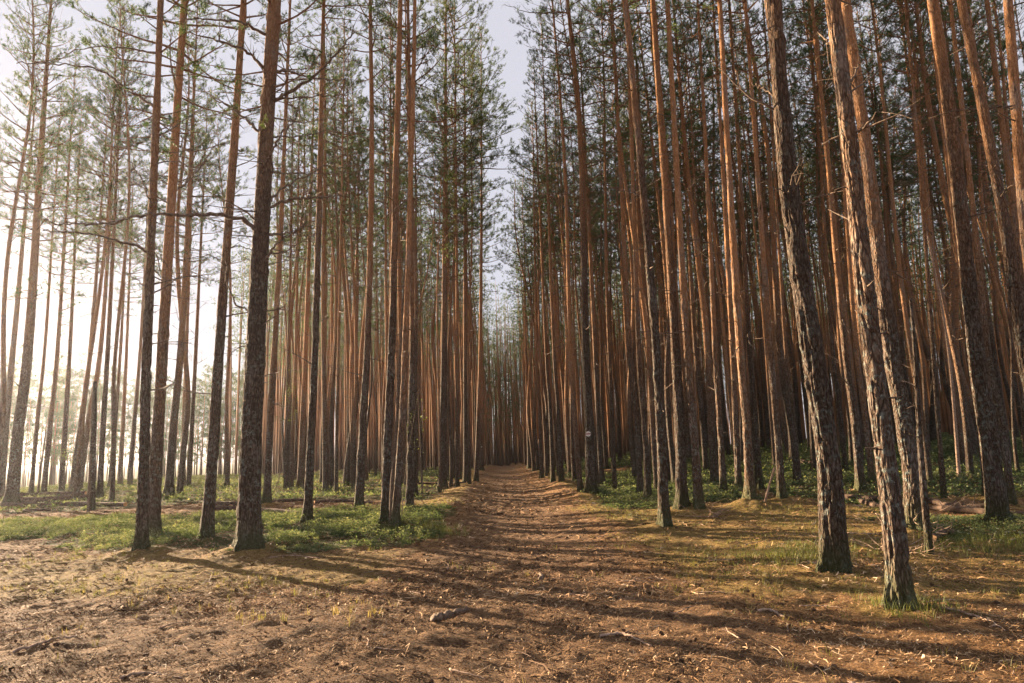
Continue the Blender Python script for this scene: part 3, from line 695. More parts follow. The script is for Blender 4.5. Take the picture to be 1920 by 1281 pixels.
for hi, h in enumerate(heroes):
    rs = np.random.default_rng(500 + hi)
    g, d, pts = h['g'], h['d'], h['pts']
    zb = float(gz_at(g.x, g.y)[0])
    root = Vector((g.x, g.y, zb))
    kg = (MC.transposed() @ (root - CAM)).z * -1
    Pw = [root] + [px_point(px, py, kg) for px, py in pts[1:]]
    # keep the tree upright in depth: every point lies in the vertical plane through the base that faces the camera
    out = [root]
    fwd = Vector((root.x, root.y, 0)).normalized()
    for (px, py) in pts[1:]:
        v = ray(px, py); t = (Vector((root.x, root.y, 0)).dot(fwd)) / (v.x * fwd.x + v.y * fwd.y); out.append(CAM + v * t)
    Lz = np.array([p.z - zb for p in out]); Lx = np.array([p.x - g.x for p in out]); Ly = np.array([p.y - g.y for p in out])
    H = rs.uniform(18.5, 21) + (3.5 if h['key'] in ('M', 'N', 'O', 'P', 'Q') else 0)
    # smooth centre line: fit, then carry on above the frame
    deg = min(3, len(out) - 1)
    zz = np.linspace(0, Lz[-1], 40)
    P3 = catmull(np.column_stack([Lx, Ly, Lz]), 60)
    ex = (P3[-1] - P3[-14]) / (P3[-1][2] - P3[-14][2])
    zt = Lz[-1]
    def curve(z, P3=P3, ex=ex, zt=zt):
        if z <= 0: return (0.0, 0.0)
        if z > zt: return (P3[-1][0] + ex[0] * (z - zt) * .7, P3[-1][1] + ex[1] * (z - zt) * .7)
        return (float(np.interp(z, P3[:, 2], P3[:, 0])), float(np.interp(z, P3[:, 2], P3[:, 1])))
    R0 = h['w'] / F * kg / 2 * (.93 if h['key'] in ('S1', 'S2', 'S3', 'S6') else .84 if h['key'] in ('E', 'B', 'D') else .79 if h['w'] >= 18 else .86)
    h.update(root=root, curve=curve, R0=R0, H=H, kg=kg)
    hero_xy.append((g.x, g.y))
    near = kg < 14
    seg, dz, amp = (72, .022, .014) if kg < 11 else (36, .045, .010) if kg < 20 else (18, .12, .006)
    if h['key'] in ('S1', 'S2', 'S3'): amp = .016
    tree = thing("pine_tree", root, h['lab'], 'pine tree')
    me = build_trunk("trunk", curve, R0, H, seg, dz, amp, 900 + hi, M_bark_old if h['key'] in OLD else M_bark)
    link("trunk", me, tree)
    # crown, above or at the top of the frame
    z0 = H * rs.uniform(.46, .56)
    if h['key'] in ('E', 'A', 'L1'): z0 = 6.7
    if h['key'] in ('B', 'D', 'C', 'K3', 'M', 'L3'): z0 = 7.2
    cr, ns = build_crown("crown", curve, z0, H, (2.3 if h['key'] in ('N','O','P','Q') else rs.uniform(1.5, 2.1) if R0 > .1 else 1.2), rs, 1.35 if h['key'] in ('N','O','P','Q') else 1.1)
    link("crown", cr, tree)
    # bare branches: each its own part on the near trees
    for (key, pl, r) in BOUGHS:
        if key != h['key']: continue
        W3 = []
        for (px, py, off) in pl:
            v = ray(px, py); t = (Vector((root.x, root.y, 0)).dot(fwd)) / (v.x * fwd.x + v.y * fwd.y); W3.append(CAM + v * (t + off))
        link("branch", bough_mesh(W3, r, root, rs), tree)
    nb = (26 if g.x < 0 else 16) if kg < 12 else 16 if kg < 22 else 10
    zc = rs.uniform(1.2, 2.0)
    for b in range(nb):
        mb = MB(); c = curve(zc); az = rs.uniform(0, 6.28)
        stub = rs.random() < (.75 if h['key'][0] == 'S' else .32)
        L = rs.uniform(.06, .22) if stub or zc < 2.5 else rs.uniform(.35, 1.25)
        rr = trunk_radii(zc, R0, H)
        p0 = (c[0] + math.cos(az) * rr * .7, c[1] + math.sin(az) * rr * .7, zc)
        dead_branch(mb, rs, p0, az, L, .006 + .008 * L + (.005 if stub else 0), rs.normal(.12, .3), 1 if stub else 0)
        link("branch", mb.mesh("branch", [M_twig], True), tree)
        zc += rs.uniform(.25, .85) * z0 / nb * 1.6

# ------------------------------------------------------------------ the rest of the stand
cand = []
rs = np.random.default_rng(77)
sp = 1.8
for iy in range(-2, 90):
    for ix in range(-46, 85):
        x = ix * sp + rs.uniform(-.85, .85) + (iy % 2) * .9; y = iy * sp + rs.uniform(-.85, .85)
        D = math.hypot(x, y)
        if D < 6 or D > 165: continue
        px, py, dep = project(x, y, float(terrain0(x, y)))
        inview = dep > 0 and -120 < px < 2040
        dp = x - float(pathx(y))
        left_edge = -16 - 3 * math.sin(y * .13) - max(0, y - 48) * .35
        if dp < 0:
            if y < 78 and dp > -1.65: continue
            if x < left_edge: continue
            if inview and D < 20.5: continue
            if inview and px < 640 and D < 27: continue
            if y < 50 and rs.random() < (.45 if x < -9 else .2): continue
            if not inview and (y < 2 or D < 9): continue
            if not inview and (y < 30 or rs.random() < .6): continue
        else:
            if y < 78 and dp < 1.75: continue
            if inview and D < 21: continue
            if inview and px > 1450 and D < 17: continue
            if not inview: continue
            if x > 62 and D < 0: continue
        if any((x - a) ** 2 + (y - b) ** 2 < 1.15 ** 2 for a, b in hero_xy): continue
        if dp < 0 and D < 70:      # the gaps that let the low sun reach the nearest right-hand trunks
            sx, sy = math.sin(SUN_AZ), math.cos(SUN_AZ)
            if any(abs((x - h['g'].x) * sy - (y - h['g'].y) * sx) < .30 and (x - h['g'].x) * sx + (y - h['g'].y) * sy > 0 for h in heroes if h['key'] in ('S1', 'S2', 'S3', 'S6', 'R4', 'R5', 'R10', 'R15', 'E', 'B')): continue
        cand.append((D, x, y, bool(inview)))
cand.sort()
NIND = 228
seen = 0; far = []
for (D, x, y, iv) in cand:
    if iv and seen >= NIND: far.append((x, y)); continue
    if not iv and D > 60: continue
    if iv: seen += 1
    thin = rs.random() < .13
    k = int(rs.integers(12, 14)) if thin else int(rs.integers(0, 12))
    s = rs.uniform(.70, 1.22) * (.84 if D < 32 else 1.0); sz = rs.uniform(.93, 1.06)
    if x < 0: lab, grp = ('straight slender pine in the sunlit stand left of the path, one of many alike', 'look-alike pines of the left stand')
    else: lab, grp = ('straight slender pine in the shady stand right of the path, one of many alike', 'look-alike pines of the right stand')
    plant(k, x, y, float(terrain0(x, y)), s, sz, rs.uniform(0, 6.28), (rs.normal(0, .012), rs.normal(0, .012)), lab, grp)
# beyond them the stand reads as one mass
def far_mass(name, spots, rs, mats, crown_lo=.5, nsh=220, ns_w=.045, nl=.20, hs=1.0):
    V = []; Q = []; T = []; tn = []; n = 0; TT = []; mq = []
    mb = MB()
    for (x, y) in spots:
        z = float(terrain0(x, y)); H = rs.uniform(18, 22) * hs; R0 = rs.uniform(.065, .12)
        lx, ly = rs.normal(0, .25, 2)
        zz = np.array([-.3, 3, 8, 13, H]); P = np.column_stack([x + lx * (zz / H) ** 2 * 2, y + ly * (zz / H) ** 2 * 2, z + zz])
        mb.tube(P, trunk_radii(np.maximum(zz, 0.5), R0, H), 6, m=0, cap=False)
        far_off = math.hypot(x, y) > 72 and x > -12 and rs.random() < (.8 if abs(x) < 12 else .55)
        z0 = H * (rs.uniform(.05, .3) if far_off else rs.uniform(crown_lo - .04, crown_lo + .05))
        ncl = 26
        u = rs.uniform(0, 1, ncl) ** .85; zc = z0 + u * (H - z0)
        rad = 1.7 * (np.minimum(u / .3, 1) * .7 + .3) * (1 - np.maximum(u - .45, 0) / .55 * .85)
        az = rs.uniform(0, 6.28, ncl); rr = rad * rs.uniform(.25, 1.0, ncl)
        cl = np.column_stack([x + lx * (zc / H) ** 2 * 2 + np.cos(az) * rr, y + ly * (zc / H) ** 2 * 2 + np.sin(az) * rr, z + zc + rr * .25])
        m = nsh // ncl
        SP = np.repeat(cl, m, 0) + rs.normal(0, 1, (ncl * m, 3)) * np.array([.30, .30, .16])
        SD = rs.normal(0, 1, SP.shape) + np.array([0, 0, .7]); SD /= np.linalg.norm(SD, axis=1)[:, None]
        ton = np.repeat(np.clip(rs.normal(.42, .2, ncl), 0, 1), m)
        Vs, Ts, tt = shoots(SP, SD, .12, 4, nl, ns_w, rs, ton)
        mb.add(Vs, None, Ts, 1, tt)
    me = mb.mesh(name, mats); return link(name, me)
def bark_world(name):
    m, t = new_mat(name); tc = N(t, "ShaderNodeTexCoord"); sep = N(t, "ShaderNodeSeparateXYZ"); t.links.new(tc.outputs['Object'], sep.inputs[0])
    mp = N(t, "ShaderNodeMapping"); mp.inputs['Scale'].default_value = (1, 1, .12); t.links.new(tc.outputs['Object'], mp.inputs[0])
    n = noise_n(t, mp.outputs[0], 2.5, 5, .7)
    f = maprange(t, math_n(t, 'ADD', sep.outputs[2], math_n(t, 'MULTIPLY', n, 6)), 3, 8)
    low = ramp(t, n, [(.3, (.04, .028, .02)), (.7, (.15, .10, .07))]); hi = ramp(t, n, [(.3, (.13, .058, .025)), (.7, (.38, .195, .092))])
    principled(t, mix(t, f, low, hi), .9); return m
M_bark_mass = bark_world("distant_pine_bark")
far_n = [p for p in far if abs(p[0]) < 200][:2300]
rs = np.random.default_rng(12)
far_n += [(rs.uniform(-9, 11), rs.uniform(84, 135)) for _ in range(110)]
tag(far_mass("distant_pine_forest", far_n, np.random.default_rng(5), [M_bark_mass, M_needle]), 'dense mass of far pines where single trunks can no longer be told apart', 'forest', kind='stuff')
# the wood on the far side of the clearing, left
rs = np.random.default_rng(6); sp2 = []
for k in range(430):
    a = rs.uniform(-60, -14); D = rs.uniform(118, 175)
    x, y = math.sin(R(a)) * D, math.cos(R(a)) * D
    if x > -38: continue
    sp2.append((x, y))
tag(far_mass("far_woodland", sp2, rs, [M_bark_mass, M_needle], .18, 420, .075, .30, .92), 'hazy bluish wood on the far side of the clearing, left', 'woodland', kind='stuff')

# ------------------------------------------------------------------ ground cover (nobody could count it)
def leaf_quads(P, size, rs, tone, flat=.6):
    n = len(P); nrm = rs.normal(0, 1, (n, 3)); nrm[:, 2] = np.abs(nrm[:, 2]) + flat; nrm /= np.linalg.norm(nrm, axis=1)[:, None]
    a = np.cross(nrm, rs.normal(0, 1, (n, 3))); a /= np.linalg.norm(a, axis=1)[:, None]; b = np.cross(nrm, a)
    s = (size * rs.uniform(.6, 1.25, n))[:, None]
    V = np.stack([P - a * s * .5, P + b * s * .28, P + a * s * .5, P - b * s * .28], 1).reshape(-1, 3)
    return V, np.arange(len(V)).reshape(-1, 4), np.repeat(tone, 4)
def sample_zone(n, xr, yr, dens, rs):
    x = rs.uniform(*xr, n); y = rs.uniform(*yr, n); k = rs.random(n) < dens(x, y); return x[k], y[k]
rs = np.random.default_rng(8); mb = MB()
gd = lambda x, y: zones(x, y)[2]
def berries(x, y, nl, hmax, lsize, spread):
    n = len(x); z = gz_at(x, y)
    cl = noise2(x * 2.6, y * 2.6, 61) * .6 + noise2(x * .9, y * .9, 62) * .5
    hh = hmax * (.25 + .75 * sst(.35, .95, gd(x, y))) * (.7 + .3 * rs.random(n)) * np.clip(.75 + .75 * cl, .25, 1.5)
    tone0 = np.clip(.42 + .32 * cl + .25 * noise2(x * .7, y * .7, 63) + rs.normal(0, .20, n) + .12 * sst(4, 8, -x), 0, 1)
    u = rs.uniform(.25, 1, (n, nl)); az = rs.uniform(0, 6.28, (n, nl)); r = spread * u * rs.uniform(.1, 1, (n, nl))
    P = np.stack([x[:, None] + np.cos(az) * r, y[:, None] + np.sin(az) * r, z[:, None] + u * hh[:, None]], -1).reshape(-1, 3)
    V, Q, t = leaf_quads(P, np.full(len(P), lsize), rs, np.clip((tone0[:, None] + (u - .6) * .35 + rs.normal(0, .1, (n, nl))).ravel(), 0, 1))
    mb.add(V, Q, None, 0, t)
gd = lambda x, y: zones(x, y)[2]
x, y = sample_zone(17000, (-12, 0), (9.8, 19), lambda x, y: np.clip(sst(.2, .95, gd(x, y)) * (.50 + 1.4 * noise2(x * 1.1, y * 1.1, 65)), 0, 1), rs); berries(x, y, 26, .27, .036, .13)
x, y = sample_zone(5000, (1.8, 8), (15, 24), lambda x, y: sst(.35, .7, gd(x, y)) * .8, rs); berries(x, y, 18, .20, .04, .16)
x, y = sample_zone(3500, (5, 11), (8.8, 13.5), lambda x, y: sst(.35, .7, gd(x, y)) * .8, rs); berries(x, y, 18, .14, .028, .12)
x, y = sample_zone(15000, (4, 30), (14, 36), lambda x, y: sst(.3, .8, gd(x, y)) * .85, rs); berries(x, y, 11, .30, .075, .25)
x, y = sample_zone(34000, (-34, 34), (19, 62), lambda x, y: sst(.35, .8, gd(x, y)) * .75, rs); berries(x, y, 9, .26, .085, .28)
tag(link("bilberry_cover", mb.mesh("bilberry_cover", [M_berry])), 'low green bilberry shrubs covering the forest floor', 'ground cover', kind='stuff')

rs = np.random.default_rng(9); mb = MB()
def grass(x, y, nb, hh, w, tone):
    n = len(x); z = gz_at(x, y)
    az = rs.uniform(0, 6.28, (n, nb)); r = rs.uniform(0, .05, (n, nb)); ln = rs.uniform(.1, .6, (n, nb)); h = hh * rs.uniform(.5, 1.2, (n, nb))
    B = np.stack([x[:, None] + np.cos(az) * r, y[:, None] + np.sin(az) * r, np.broadcast_to(z[:, None] - .01, (n, nb))], -1)
    D = np.stack([np.cos(az) * ln, np.sin(az) * ln, np.ones_like(az)], -1) * h[..., None]
    s = np.stack([-np.sin(az), np.cos(az), 0 * az], -1) * w
    V = np.stack([B - s, B + s, B + D * .6 + s * .6, B + D * .6 - s * .6, B + D * np.array([1.5, 1.5, .95])], 2)
    V = V.reshape(-1, 3); k = np.arange(len(V) // 5)[:, None] * 5
    t = np.repeat(np.clip(tone + rs.normal(0, .2, n), 0, 1), nb * 5)
    mb.add(V, k + np.array([0, 1, 2, 3]), k + np.array([3, 2, 4]), 0, t)
x, y = sample_zone(15000, (-10, 9), (4, 20), lambda x, y: np.clip(zones(x, y)[1] * 1.2 * (fbm2(x * .8, y * .8, 71, 2) > -.05), 0, 1), rs); grass(x, y, 7, .07, .0022, .55)
x, y = sample_zone(2600, (-6, 9), (3.6, 14), lambda x, y: (noise2(x * 1.1, y * 1.1, 72) > .25) * .35, rs); grass(x, y, 7, .09, .0018, .75)
for (px, py, n, sd, tn, hh) in [(810, 1000, 130, .35, .15, .16), (760, 985, 80, .3, .2, .15), (1500, 1045, 130, .3, .35, .12), (1720, 1150, 60, .2, .2, .12), (1850, 1030, 120, .4, .2, .14), (1450, 1050, 90, .4, .45, .10), (1545, 1035, 80, .3, .35, .11), (480, 1165, 9, .12, .7, .10), (655, 1155, 16, .22, .95, .09), (1890, 1020, 90, .3, .2, .13)]:
    g = ground_at(px, py); grass(g.x + rs.normal(0, sd, n), g.y + rs.normal(0, sd, n), 7, hh, .0024, tn)
tag(link("grass", mb.mesh("grass", [M_grass])), 'thin tufts of grass on the mossy ground beside the path', 'grass', kind='stuff')

x, y = sample_zone(5200, (-12, 9), (9.8, 19), lambda x, y: sst(.2, .8, zones(x, y)[2]) * .6, rs); grass(x, y, 5, .24, .0022, .45)
for h in heroes:          # grass and shoots round the feet of the nearer trees
    if h['kg'] < 21:
        n = 26; a = rs.uniform(0, 6.28, n); rr = h['R0'] * 1.5 + rs.gamma(1.3, .12, n); grass(h['g'].x + np.cos(a) * rr, h['g'].y + np.sin(a) * rr, 6, .075, .0022, .45)
# white wildflowers at the right edge
mb = MB(); n = 45; g = ground_at(1830, 1025)
for k in range(n):
    fx, fy = g.x + rs.normal(0, .75), g.y + rs.normal(0, .55); fz = float(gz_at(fx, fy)[0]) + rs.uniform(.10, .17)
    for p in range(6):
        a = p * math.pi / 3 + k; c, s_ = math.cos(a), math.sin(a)
        V = np.array([[fx, fy, fz], [fx + .011 * c - .004 * s_, fy + .011 * s_ + .004 * c, fz + .004], [fx + .018 * c, fy + .018 * s_, fz + .003], [fx + .011 * c + .004 * s_, fy + .011 * s_ - .004 * c, fz + .004]])
        mb.add(V, np.array([[0, 1, 2, 3]]), None, 0, .5)
    Vt, Qt, Tt = tube(np.array([[fx, fy, fz - .17], [fx, fy, fz]]), [.0012, .0012], 3, cap=False); mb.add(Vt, Qt, None, 1, .2)
tag(link("wildflowers", mb.mesh("wildflowers", [M_flower, M_grass])), 'small white wildflowers sprinkled in the green patch by the right edge pine', 'flowers', kind='stuff')

# needle and bark litter
rs = np.random.default_rng(10); mb = MB()
def litter(n, yr, xspread, L, w, tilt):
    y = rs.uniform(yr[0] ** .5, yr[1] ** .5, n) ** 2; x = rs.uniform(-1, 1, n) * (y * .80 + 1.2) * xspread
    keep = rs.random(n) < (.42 + .58 * sst(-.35, .45, fbm2(x * 1.3 + y * .5, y * 1.5 - x * .6, 81, 3)))
    keep &= rs.random(n) > .62 * zones(x, y)[1]
    x, y = x[keep], y[keep]; n = len(x)
    z = gz_at(x, y) + rs.uniform(.001, .012, n)
    az = rs.uniform(0, 6.28, n); el = rs.normal(0, tilt, n); l = L * rs.lognormal(0, .4, n); ww = w * rs.uniform(.5, 1.6, n)
    d = np.stack([np.cos(az) * np.cos(el), np.sin(az) * np.cos(el), np.abs(np.sin(el))], -1); s = np.stack([-np.sin(az), np.cos(az), rs.normal(0, .5, n)], -1)
    c = np.stack([x, y, z], -1); bend = s * (rs.normal(0, .18, n) * l)[:, None]
    A = c - d * l[:, None] * .5; B = c + bend + np.array([0, 0, .003]); E = c + d * l[:, None] * .5; sw = s * ww[:, None] * .5
    V = np.stack([A - sw, A + sw, B + sw, B - sw, E + sw * .6, E - sw * .6], 1).reshape(-1, 3); k = np.arange(n)[:, None] * 6
    t = np.repeat(np.clip(rs.beta(1.4, 1.6, n) + .25 * fbm2(x * .8, y * .8, 83, 3), 0, 1), 6)
    mb.add(V, np.vstack([k + np.array([0, 1, 2, 3]), k + np.array([3, 2, 4, 5])]), None, 0, t)
litter(120000, (3.2, 9), 1, .042, .0036, .30)
litter(80000, (7, 20), 1, .075, .0085, .30)
litter(20000, (3.2, 14), 1, .022, .011, .40)       # bark flakes
litter(40000, (17, 42), 1, .16, .022, .30)
litter(7000, (3.2, 20), 1, .12, .005, .12)         # finer twigs
tag(link("needle_litter", mb.mesh("needle_litter", [M_litter])), 'brown pine needles, bark flakes and twiglets strewn over the ground', 'litter', kind='stuff')

# ------------------------------------------------------------------ sticks, logs, cones
def stick_mesh(P, r, rs, fork=True, mat=None, seg=7, taper=.45):
    P = catmull(P, max(8, len(P) * 5)); P = P + rs.normal(0, r * .25, P.shape); mb = MB()
    rad = np.linspace(r, r * taper, len(P)) * (1 + .12 * rs.normal(size=len(P))); mb.tube(P, np.maximum(rad, .002), seg)
    if fork:
        for _ in range(rs.integers(1, 4)):
            k = rs.integers(3, len(P) - 1); T = P[k] - P[k - 1]; az = math.atan2(T[1], T[0]) + rs.choice([-1, 1]) * rs.uniform(.5, 1.0)
            L = np.linalg.norm(P[-1] - P[0]) * rs.uniform(.1, .3); Q = wiggle_dir(rs, P[k], (math.cos(az), math.sin(az), .15), 4, L / 4, (0, 0, 0), 0, .2)
            mb.tube(Q, np.linspace(rad[k] * .6, .0015, 5), 5)
    return mb.mesh("stick", [mat or M_stick], True)
STICKS = [
 ([(1125,1192),(1165,1191),(1195,1203),(1222,1212)], .013, 'pale curved stick lying on the trodden ground right of centre foreground'),
 ([(1420,1143),(1445,1150),(1474,1162)], .016, 'short pale stick lying level on the mossy ground right of the path'),
 ([(25,1225),(75,1213),(105,1200),(145,1198)], .016, 'long brown stick lying in the left foreground litter'),
 ([(225,1281),(255,1268),(290,1267),(340,1279)], .013, 'thin stick at the very bottom, left of centre'),
 ([(1775,1150),(1810,1158),(1850,1168),(1885,1180)], .012, 'thin dark stick right of the closest pine'),
 ([(1295,1140),(1262,1147),(1240,1146)], .006, 'tiny twig right of centre on the moss'),
 ([(300,1182),(325,1172),(355,1169)], .008, 'short twig in the reddish left foreground litter'),
 ([(690,1222),(730,1226),(760,1225)], .006, 'straight thin twig in the shadow near the bottom centre'),
 ([(1045,1122),(1075,1118),(1100,1124)], .007, 'small crooked twig on the shaded band of the path'),
 ([(770,1111),(785,1117),(795,1121)], .009, 'short pale chip of wood left of the path centre'),
 ([(1160,1122),(1180,1125),(1200,1122)], .005, 'tiny grey twig beside the mossy edge of the path'),
 ([(985,1005),(982,995),(990,1010),(988,1013)], .010, 'stubby upturned twig in the middle of the path'),
 ([(1570,1000),(1610,1003),(1660,1005)], .012, 'thin stick on the ground between the two big right trunks'),
 ([(500,1052),(550,1045),(600,1052)], .012, 'dark stick at the foot of the thickest left trunk'),
 ([(1600,950),(1630,952),(1655,953)], .020, 'weathered grey stick in front of the right-hand fallen log'),
 ([(905,1052),(940,1057),(970,1052)], .006, 'thin twig lying across the path middle'),
 ([(15,1115),(60,1108),(110,1112)], .008, 'thin twig in the left edge litter'),
 ([(1500,1140),(1540,1136),(1580,1145)], .007, 'slim twig between the two nearest right trunks'),
]
for q, (pl, r, lab) in enumerate(STICKS):
    rs = np.random.default_rng(300 + q)
    W3 = []
    for (px, py) in pl:
        g = ground_at(px, py); W3.append(np.array([g.x, g.y, float(gz_at(g.x, g.y)[0]) + r * .75]))
    if lab.startswith('stubby'): W3[0][2] += .08
    o = W3[0].copy(); st = link("stick", stick_mesh([p - o for p in W3], r, rs, len(pl) > 2), None, o); tag(st, lab, 'stick')
# broken chunk
g = ground_at(842, 1168); rs = np.random.default_rng(320)
st = link("wood_chunk", stick_mesh([(-.14, -.05, .03), (0, 0, .05), (.14, .07, .075)], .035, rs, False, M_twig, 9, .7), None, (g.x, g.y, float(gz_at(g.x, g.y)[0])))
tag(st, 'dark broken piece of wood on the ground just left of the path centre', 'wood chunk')
g = ground_at(1015, 1090)
st = link("wood_chunk", stick_mesh([(-.03, -.1, .03), (.02, 0, .035), (0, .12, .04)], .025, rs, False, M_twig, 9, .7), None, (g.x, g.y, float(gz_at(g.x, g.y)[0])))
tag(st, 'small grey lump of wood in the middle of the path', 'wood chunk')
rs = np.random.default_rng(321)
protos = [stick_mesh([(-.16, 0, .008), (0, rs.uniform(-.03, .03), .015), (.15, rs.uniform(-.05, .05), .01)], rs.uniform(.004, .008), rs, k % 2 == 0) for k in range(6)]
for k in range(130):
    y = rs.uniform(4, 15); x = rs.uniform(-.75, .75) * y
    o = link("twig", protos[k % 6], None, (x, y, float(gz_at(x, y)[0]) + .004)); o.rotation_euler = (0, rs.normal(0, .05), rs.uniform(0, 6.28)); s_ = rs.uniform(.4, 1.25); o.scale = (s_, s_, s_)
    tag(o, 'small brown dead twig strewn on the foreground forest floor', 'twig', 'small twigs on the forest floor')
# cones
def cone_mesh(rs):
    mb = MB(); zc = np.linspace(0, 1, 7); prof = np.array([.25, .75, 1, .95, .75, .45, .1])
    for k in range(7):
        P = np.array([[0, 0, 0], [0, 0, 0]], float)
    P = np.column_stack([zc * .05 - .025, 0 * zc, 0 * zc]); mb.tube(P, prof * .0125, 8)
    for ring in range(6):
        for j in range(7):
            a = j * .9 + ring * .5; x = -.022 + ring * .0075; r = .0125 * np.interp(ring / 6, zc, prof); c, s_ = math.cos(a), math.sin(a)
            tip = np.array([x - .002, c * (r + .007), s_ * (r + .007)]); b = np.array([x + .006, c * r * .7, s_ * r * .7]); t_ = np.array([0, -s_, c]) * .0055
            mb.add(np.array([b - t_, b + t_, tip + t_ * .7, tip - t_ * .7, tip + np.array([.003, 0, 0])]), np.array([[0, 1, 2, 3]]), np.array([[3, 2, 4]]), 0)
    return mb.mesh("pine_cone", [M_cone])
cm = [cone_mesh(rs) for _ in range(2)]
for k in range(270):
    y = rs.uniform(2.1, 4.3) ** 2
    x = float(pathx(y)) + rs.normal(0, 1.0 + (10 - min(y, 10)) * .28) if rs.random() < .75 else rs.uniform(-.7, .7) * y
    if y < 4: continue
    o = link("pine_cone", cm[k % 2], None, (x, y, float(gz_at(x, y)[0]) + .014)); o.rotation_euler = (rs.uniform(0, 6), rs.normal(0, .3), rs.uniform(0, 6.28)); s_ = rs.uniform(.6, 1.0); o.scale = (s_, s_, s_)
    tag(o, 'small dark open pine cone fallen on the path and its edges', 'pine cone', 'pine cones scattered on the ground')

LOGS = [
 ([(-60,942),(60,935),(160,931)], .13, 'thick bark-covered log at the back of the left log pile'),
 ([(30,944),(90,943),(165,939)], .12, 'middle log of the left log pile, knobbly bark'),
 ([(-30,950),(60,951),(150,949),(235,951)], .085, 'long thin straight log at the front of the left log pile'),
 ([(45,959),(70,958),(96,957)], .05, 'short pale pole lying before the left log pile'),
 ([(165,936),(215,941),(262,941)], .045, 'thin pole continuing right of the left log pile'),
 ([(400,947),(450,946),(540,942),(575,941)], .055, 'thin fallen trunk behind the thickest left trunk, farther of two'),
 ([(400,955),(470,958),(520,960),(568,964)], .055, 'thin fallen trunk behind the thickest left trunk, nearer of two'),
 ([(590,942),(640,940),(700,944)], .045, 'thin fallen pole right of the dark shrub-bed pine'),
 ([(1574,932),(1610,936),(1650,939)], .075, 'fallen log with an orange cut end, right of the thickest right trunk'),
 ([(1614,942),(1640,948),(1664,952)], .06, 'pale stripped log lying just below the cut log on the right'),
 ([(1742,943),(1790,950),(1850,954)], .055, 'dark fallen log at the right edge, farthest of three'),
 ([(1745,953),(1800,957),(1862,961)], .05, 'grey weathered pole, middle of three fallen at the right edge'),
 ([(1770,959),(1830,963),(1900,968),(1990,970)], .065, 'reddish fallen log at the right edge, nearest of three'),
 ([(1480,864),(1510,868),(1545,876)], .08, 'thin fallen trunk far back on the slope beside the thickest right trunk'),
 ([(1320,920),(1370,926),(1420,930)], .05, 'thin fallen pole on the green slope behind the centre right pines'),
 ([(1750,1012),(1775,1007),(1790,1004)], .05, 'short reddish rotten log between the closest pine and the flowers'),
 ([(1700,875),(1760,880),(1830,895)], .05, 'pale bare pole lying in the dark stand, right'),
 ([(780,905),(830,905),(875,903)], .04, 'pale thin pole lying behind the mossy path edge pine'),
]
for q, (pl, r, lab) in enumerate(LOGS):
    rs = np.random.default_rng(350 + q); W3 = []
    for (px, py) in pl:
        g = ground_at(px, py + 3); W3.append(np.array([g.x, g.y, float(gz_at(g.x, g.y)[0]) + r * (1.35 if px < 700 else .9)]))
    o = W3[0].copy(); P = catmull([p - o for p in W3], 40)
    kx = np.linspace(0, 9, 40); P[:, 1] += r * .35 * noise2(kx, q + .5, 5); P[:, 2] += r * .2 * noise2(kx, q + 9.5, 6)
    rad = np.linspace(r, r * .72, 40)
    e = thing("fallen_log", o, lab, 'log')
    V, Q, T = tube(P, rad, 16, lambda P, th: noise3(np.cos(th)[None] * 2, np.sin(th)[None] * 2, P[:, :1] * 5, q) * r * .22 + noise3(np.cos(th)[None] * 7, np.sin(th)[None] * 7, P[:, :1] * 22, q + 3) * r * .10, cap=False)
    link("bark", mesh_np("bark", V, [Q], [M_log], None, True), e)
    mb = MB(); jj = np.arange(16); k = (jj + 1) % 16
    mb.add(np.vstack([V[:16], P[:1] - (P[1:2] - P[:1]) * .05]), None, np.stack([k, jj, np.full(16, 16)], -1)); link("cut_end", mb.mesh("cut_end", [M_cut]), e)
    mb = MB(); mb.add(np.vstack([V[-16:], P[-1:]]), None, np.stack([jj, k, np.full(16, 16)], -1)); link("cut_end", mb.mesh("cut_end", [M_cut]), e)
    for _ in range(3):
        kk = rs.integers(5, 36); mb = MB(); dead_branch(mb, rs, P[kk] + np.array([0, 0, r * .6]), rs.uniform(0, 6.28), rs.uniform(.1, .35), .01, rs.uniform(.3, 1.2), 1)
        link("branch_stub", mb.mesh("branch_stub", [M_twig], True), e)
# loose tangles of dead sticks at tree feet
TANG = [(1330, 975, .5, 'tangle of pale dead roots and sticks beside the third pine right of the path'), (1700, 1000, .6, 'heap of dead sticks between the two stout right trunks'),
        (1650, 1035, .6, 'flat dark heap of sticks between the two biggest right trunks'), (1810, 955, .7, 'spread of dead twigs in front of the right-hand logs'),
        (600, 965, .5, 'dead twigs on the needle floor behind the left shrubs'), (800, 925, .6, 'dead twigs at the foot of the mossy path edge pine'), (120, 930, .8, 'dead branches poking up from the left log pile')]
for q, (px, py, sprd, lab) in enumerate(TANG):
    rs = np.random.default_rng(390 + q); g = ground_at(px, py); mb = MB(); zb = float(gz_at(g.x, g.y)[0])
    for _ in range(16):
        p = (rs.normal(0, sprd * .22), rs.normal(0, sprd * .18), .02); dead_branch(mb, rs, p, rs.uniform(0, 6.28), rs.uniform(.25, .9), .007, rs.uniform(-.02, .35), 0 if _ % 2 else 1)
    tag(link("brushwood", mb.mesh("brushwood", [M_stick], True), None, (g.x, g.y, zb)), lab, 'brushwood')

